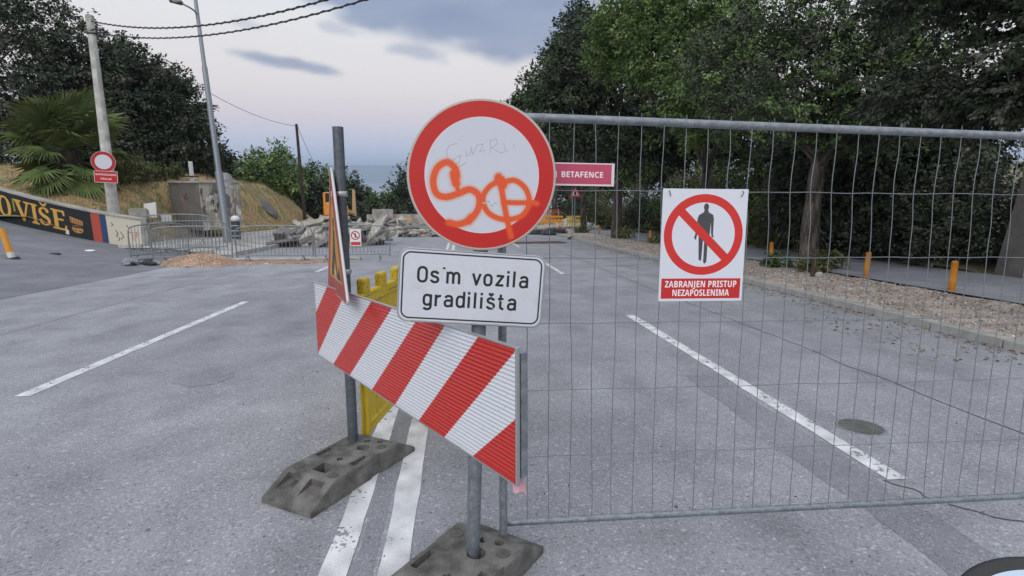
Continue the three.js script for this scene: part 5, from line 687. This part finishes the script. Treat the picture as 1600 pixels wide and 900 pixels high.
scatter('gravel', 'loose pale gravel and crumbs on the kerb strip', 7000, new THREE.IcosahedronGeometry(1, 0), std({}), () => { const z = 2 - Math.pow(rnd(), 1.3) * 34, x = rr(6.45, 8.9); return [x, road(z) + 0.1 + 0.006, z, rr(0.006, 0.022)]; }, [[0.42, 0.38, 0.34], [0.3, 0.26, 0.22], [0.55, 0.52, 0.48], [0.2, 0.17, 0.15]], 'gravel', 301);
scatter('leaf_litter', 'brown fallen leaves on the kerb strip and in the gutter', 6500, leafG, std({}), () => { const u = rnd(), z = 1 - Math.pow(rnd(), 1.4) * 26, x = u < 0.6 ? rr(6.45, 9.1) : KERB - Math.pow(rnd(), 2) * (z > -7.5 && z < -5 ? 1.3 : 0.5) - 0.02; return [x, road(z) + (x > KERB ? 0.115 : 0.008), z, rr(0.015, 0.04)]; }, [[0.16, 0.1, 0.06], [0.24, 0.16, 0.09], [0.1, 0.07, 0.05], [0.34, 0.28, 0.18]], 'leaf litter', 302);
scatter('road_grit', 'scattered grit and pale crumbs on the asphalt', 2600, new THREE.IcosahedronGeometry(1, 0), std({}), () => { const z = -0.8 - Math.pow(rnd(), 1.6) * 18, x = rr(-7, 6.2); return [x, road(z) + 0.003, z, rr(0.002, 0.007) * (rnd() < 0.05 ? 2.2 : 1)]; }, [[0.5, 0.49, 0.47], [0.12, 0.11, 0.1], [0.6, 0.58, 0.55], [0.3, 0.28, 0.26]], 'grit', 303);

// ---------------------------------------------------------------- parked scooter at the lower right: only its mirror shows
{
  const s = thing('parked_scooter', 'motor scooter whose black-rimmed mirror reflects the pale sky', 'scooter'), gm = atDepth(1642, 962, 0.9), gx = gm.x - 0.12, gz = gm.z + 0.25; s.position.set(gx, ground(gx, gz), gz); const L = gm.clone().sub(s.position);
  const mir = new THREE.Group(); mir.name = 'mirror'; mir.position.copy(L); s.add(mir);
  const toCam = EYEPOS.clone().sub(gm).normalize(), nrm = toCam.clone().add(V(-0.1, 0.95, 0.35)).normalize(); mir.quaternion.setFromUnitVectors(V(0, 0, 1), nrm);
  const sh = new THREE.Shape(); sh.absellipse(0, 0, 0.118, 0.084, 0, Math.PI * 2); const hs = mesh('housing', new THREE.ExtrudeGeometry(sh, { depth: 0.02, bevelEnabled: true, bevelSize: 0.012, bevelThickness: 0.012, bevelSegments: 4, curveSegments: 40 }).translate(0, 0, -0.032), std({ color: rgb(0.02, 0.02, 0.022), roughness: 0.4 }), mir);
  const s2 = new THREE.Shape(); s2.absellipse(0, 0, 0.104, 0.07, 0, Math.PI * 2); mesh('glass', new THREE.ShapeGeometry(s2, 40).translate(0, 0, 0.0025), std({ color: rgb(0.5, 0.58, 0.68), metalness: 1, roughness: 0.04 }), mir);
  const hb = L.clone().add(V(-0.02, -0.2, 0.1)), col = V(L.x + 0.32, hb.y - 0.02, L.z + 0.25);
  mesh('mirror_stem', tube([L.clone().add(V(0, -0.03, 0)), L.clone().add(V(0.03, -0.12, 0.05)), hb], 0.007, 8, 16), M.black, s);
  mesh('handlebar', tube([hb.clone().add(V(-0.08, -0.01, 0.02)), hb, col, col.clone().add(V(0.38, 0.02, -0.02))], 0.014, 10, 30), M.darkMetal, s); mesh('grip', rod(hb.clone().add(V(-0.1, -0.012, 0.025)), hb.clone().add(V(0.03, 0, 0)), 0.02, 0.02, 12), M.black, s);
  const wy = 0.24, fx = col.x + 0.02; mesh('steering_column', rod(col, V(fx, wy + 0.25, col.z - 0.2), 0.04, 0.035, 10), M.darkMetal, s); mesh('front_shield', rbox(0.36, 0.62, 0.05, 0.02, fx, 0.62, col.z - 0.06), M.white, s);
  const fw = mesh('front_wheel', new THREE.TorusGeometry(0.19, 0.055, 10, 28).rotateY(Math.PI / 2).translate(fx, wy, col.z - 0.3), M.black, s); mesh('hub', new THREE.CylinderGeometry(0.12, 0.12, 0.05, 18).rotateZ(Math.PI / 2).translate(fx, wy, col.z - 0.3), M.alu, fw);
  mesh('fork', [rod(V(fx - 0.08, wy, col.z - 0.3), V(fx - 0.06, wy + 0.3, col.z - 0.2), 0.018), rod(V(fx + 0.08, wy, col.z - 0.3), V(fx + 0.06, wy + 0.3, col.z - 0.2), 0.018)], M.darkMetal, s);
  mesh('floor_board', rbox(0.34, 0.08, 0.5, 0.03, fx, 0.3, col.z + 0.25), M.white, s); mesh('body', rbox(0.36, 0.4, 0.75, 0.1, fx, 0.5, col.z + 0.85, 4), M.white, s); mesh('seat', rbox(0.32, 0.12, 0.72, 0.05, fx, 0.76, col.z + 0.82, 4), M.black, s); mesh('rear_wheel', new THREE.TorusGeometry(0.19, 0.055, 10, 28).rotateY(Math.PI / 2).translate(fx, wy, col.z + 1.0), M.black, s); mesh('side_stand', rod(V(fx - 0.14, 0.26, col.z + 0.45), V(fx - 0.26, 0.0, col.z + 0.5), 0.014), M.darkMetal, s);
}
renderer.render(scene, camera);
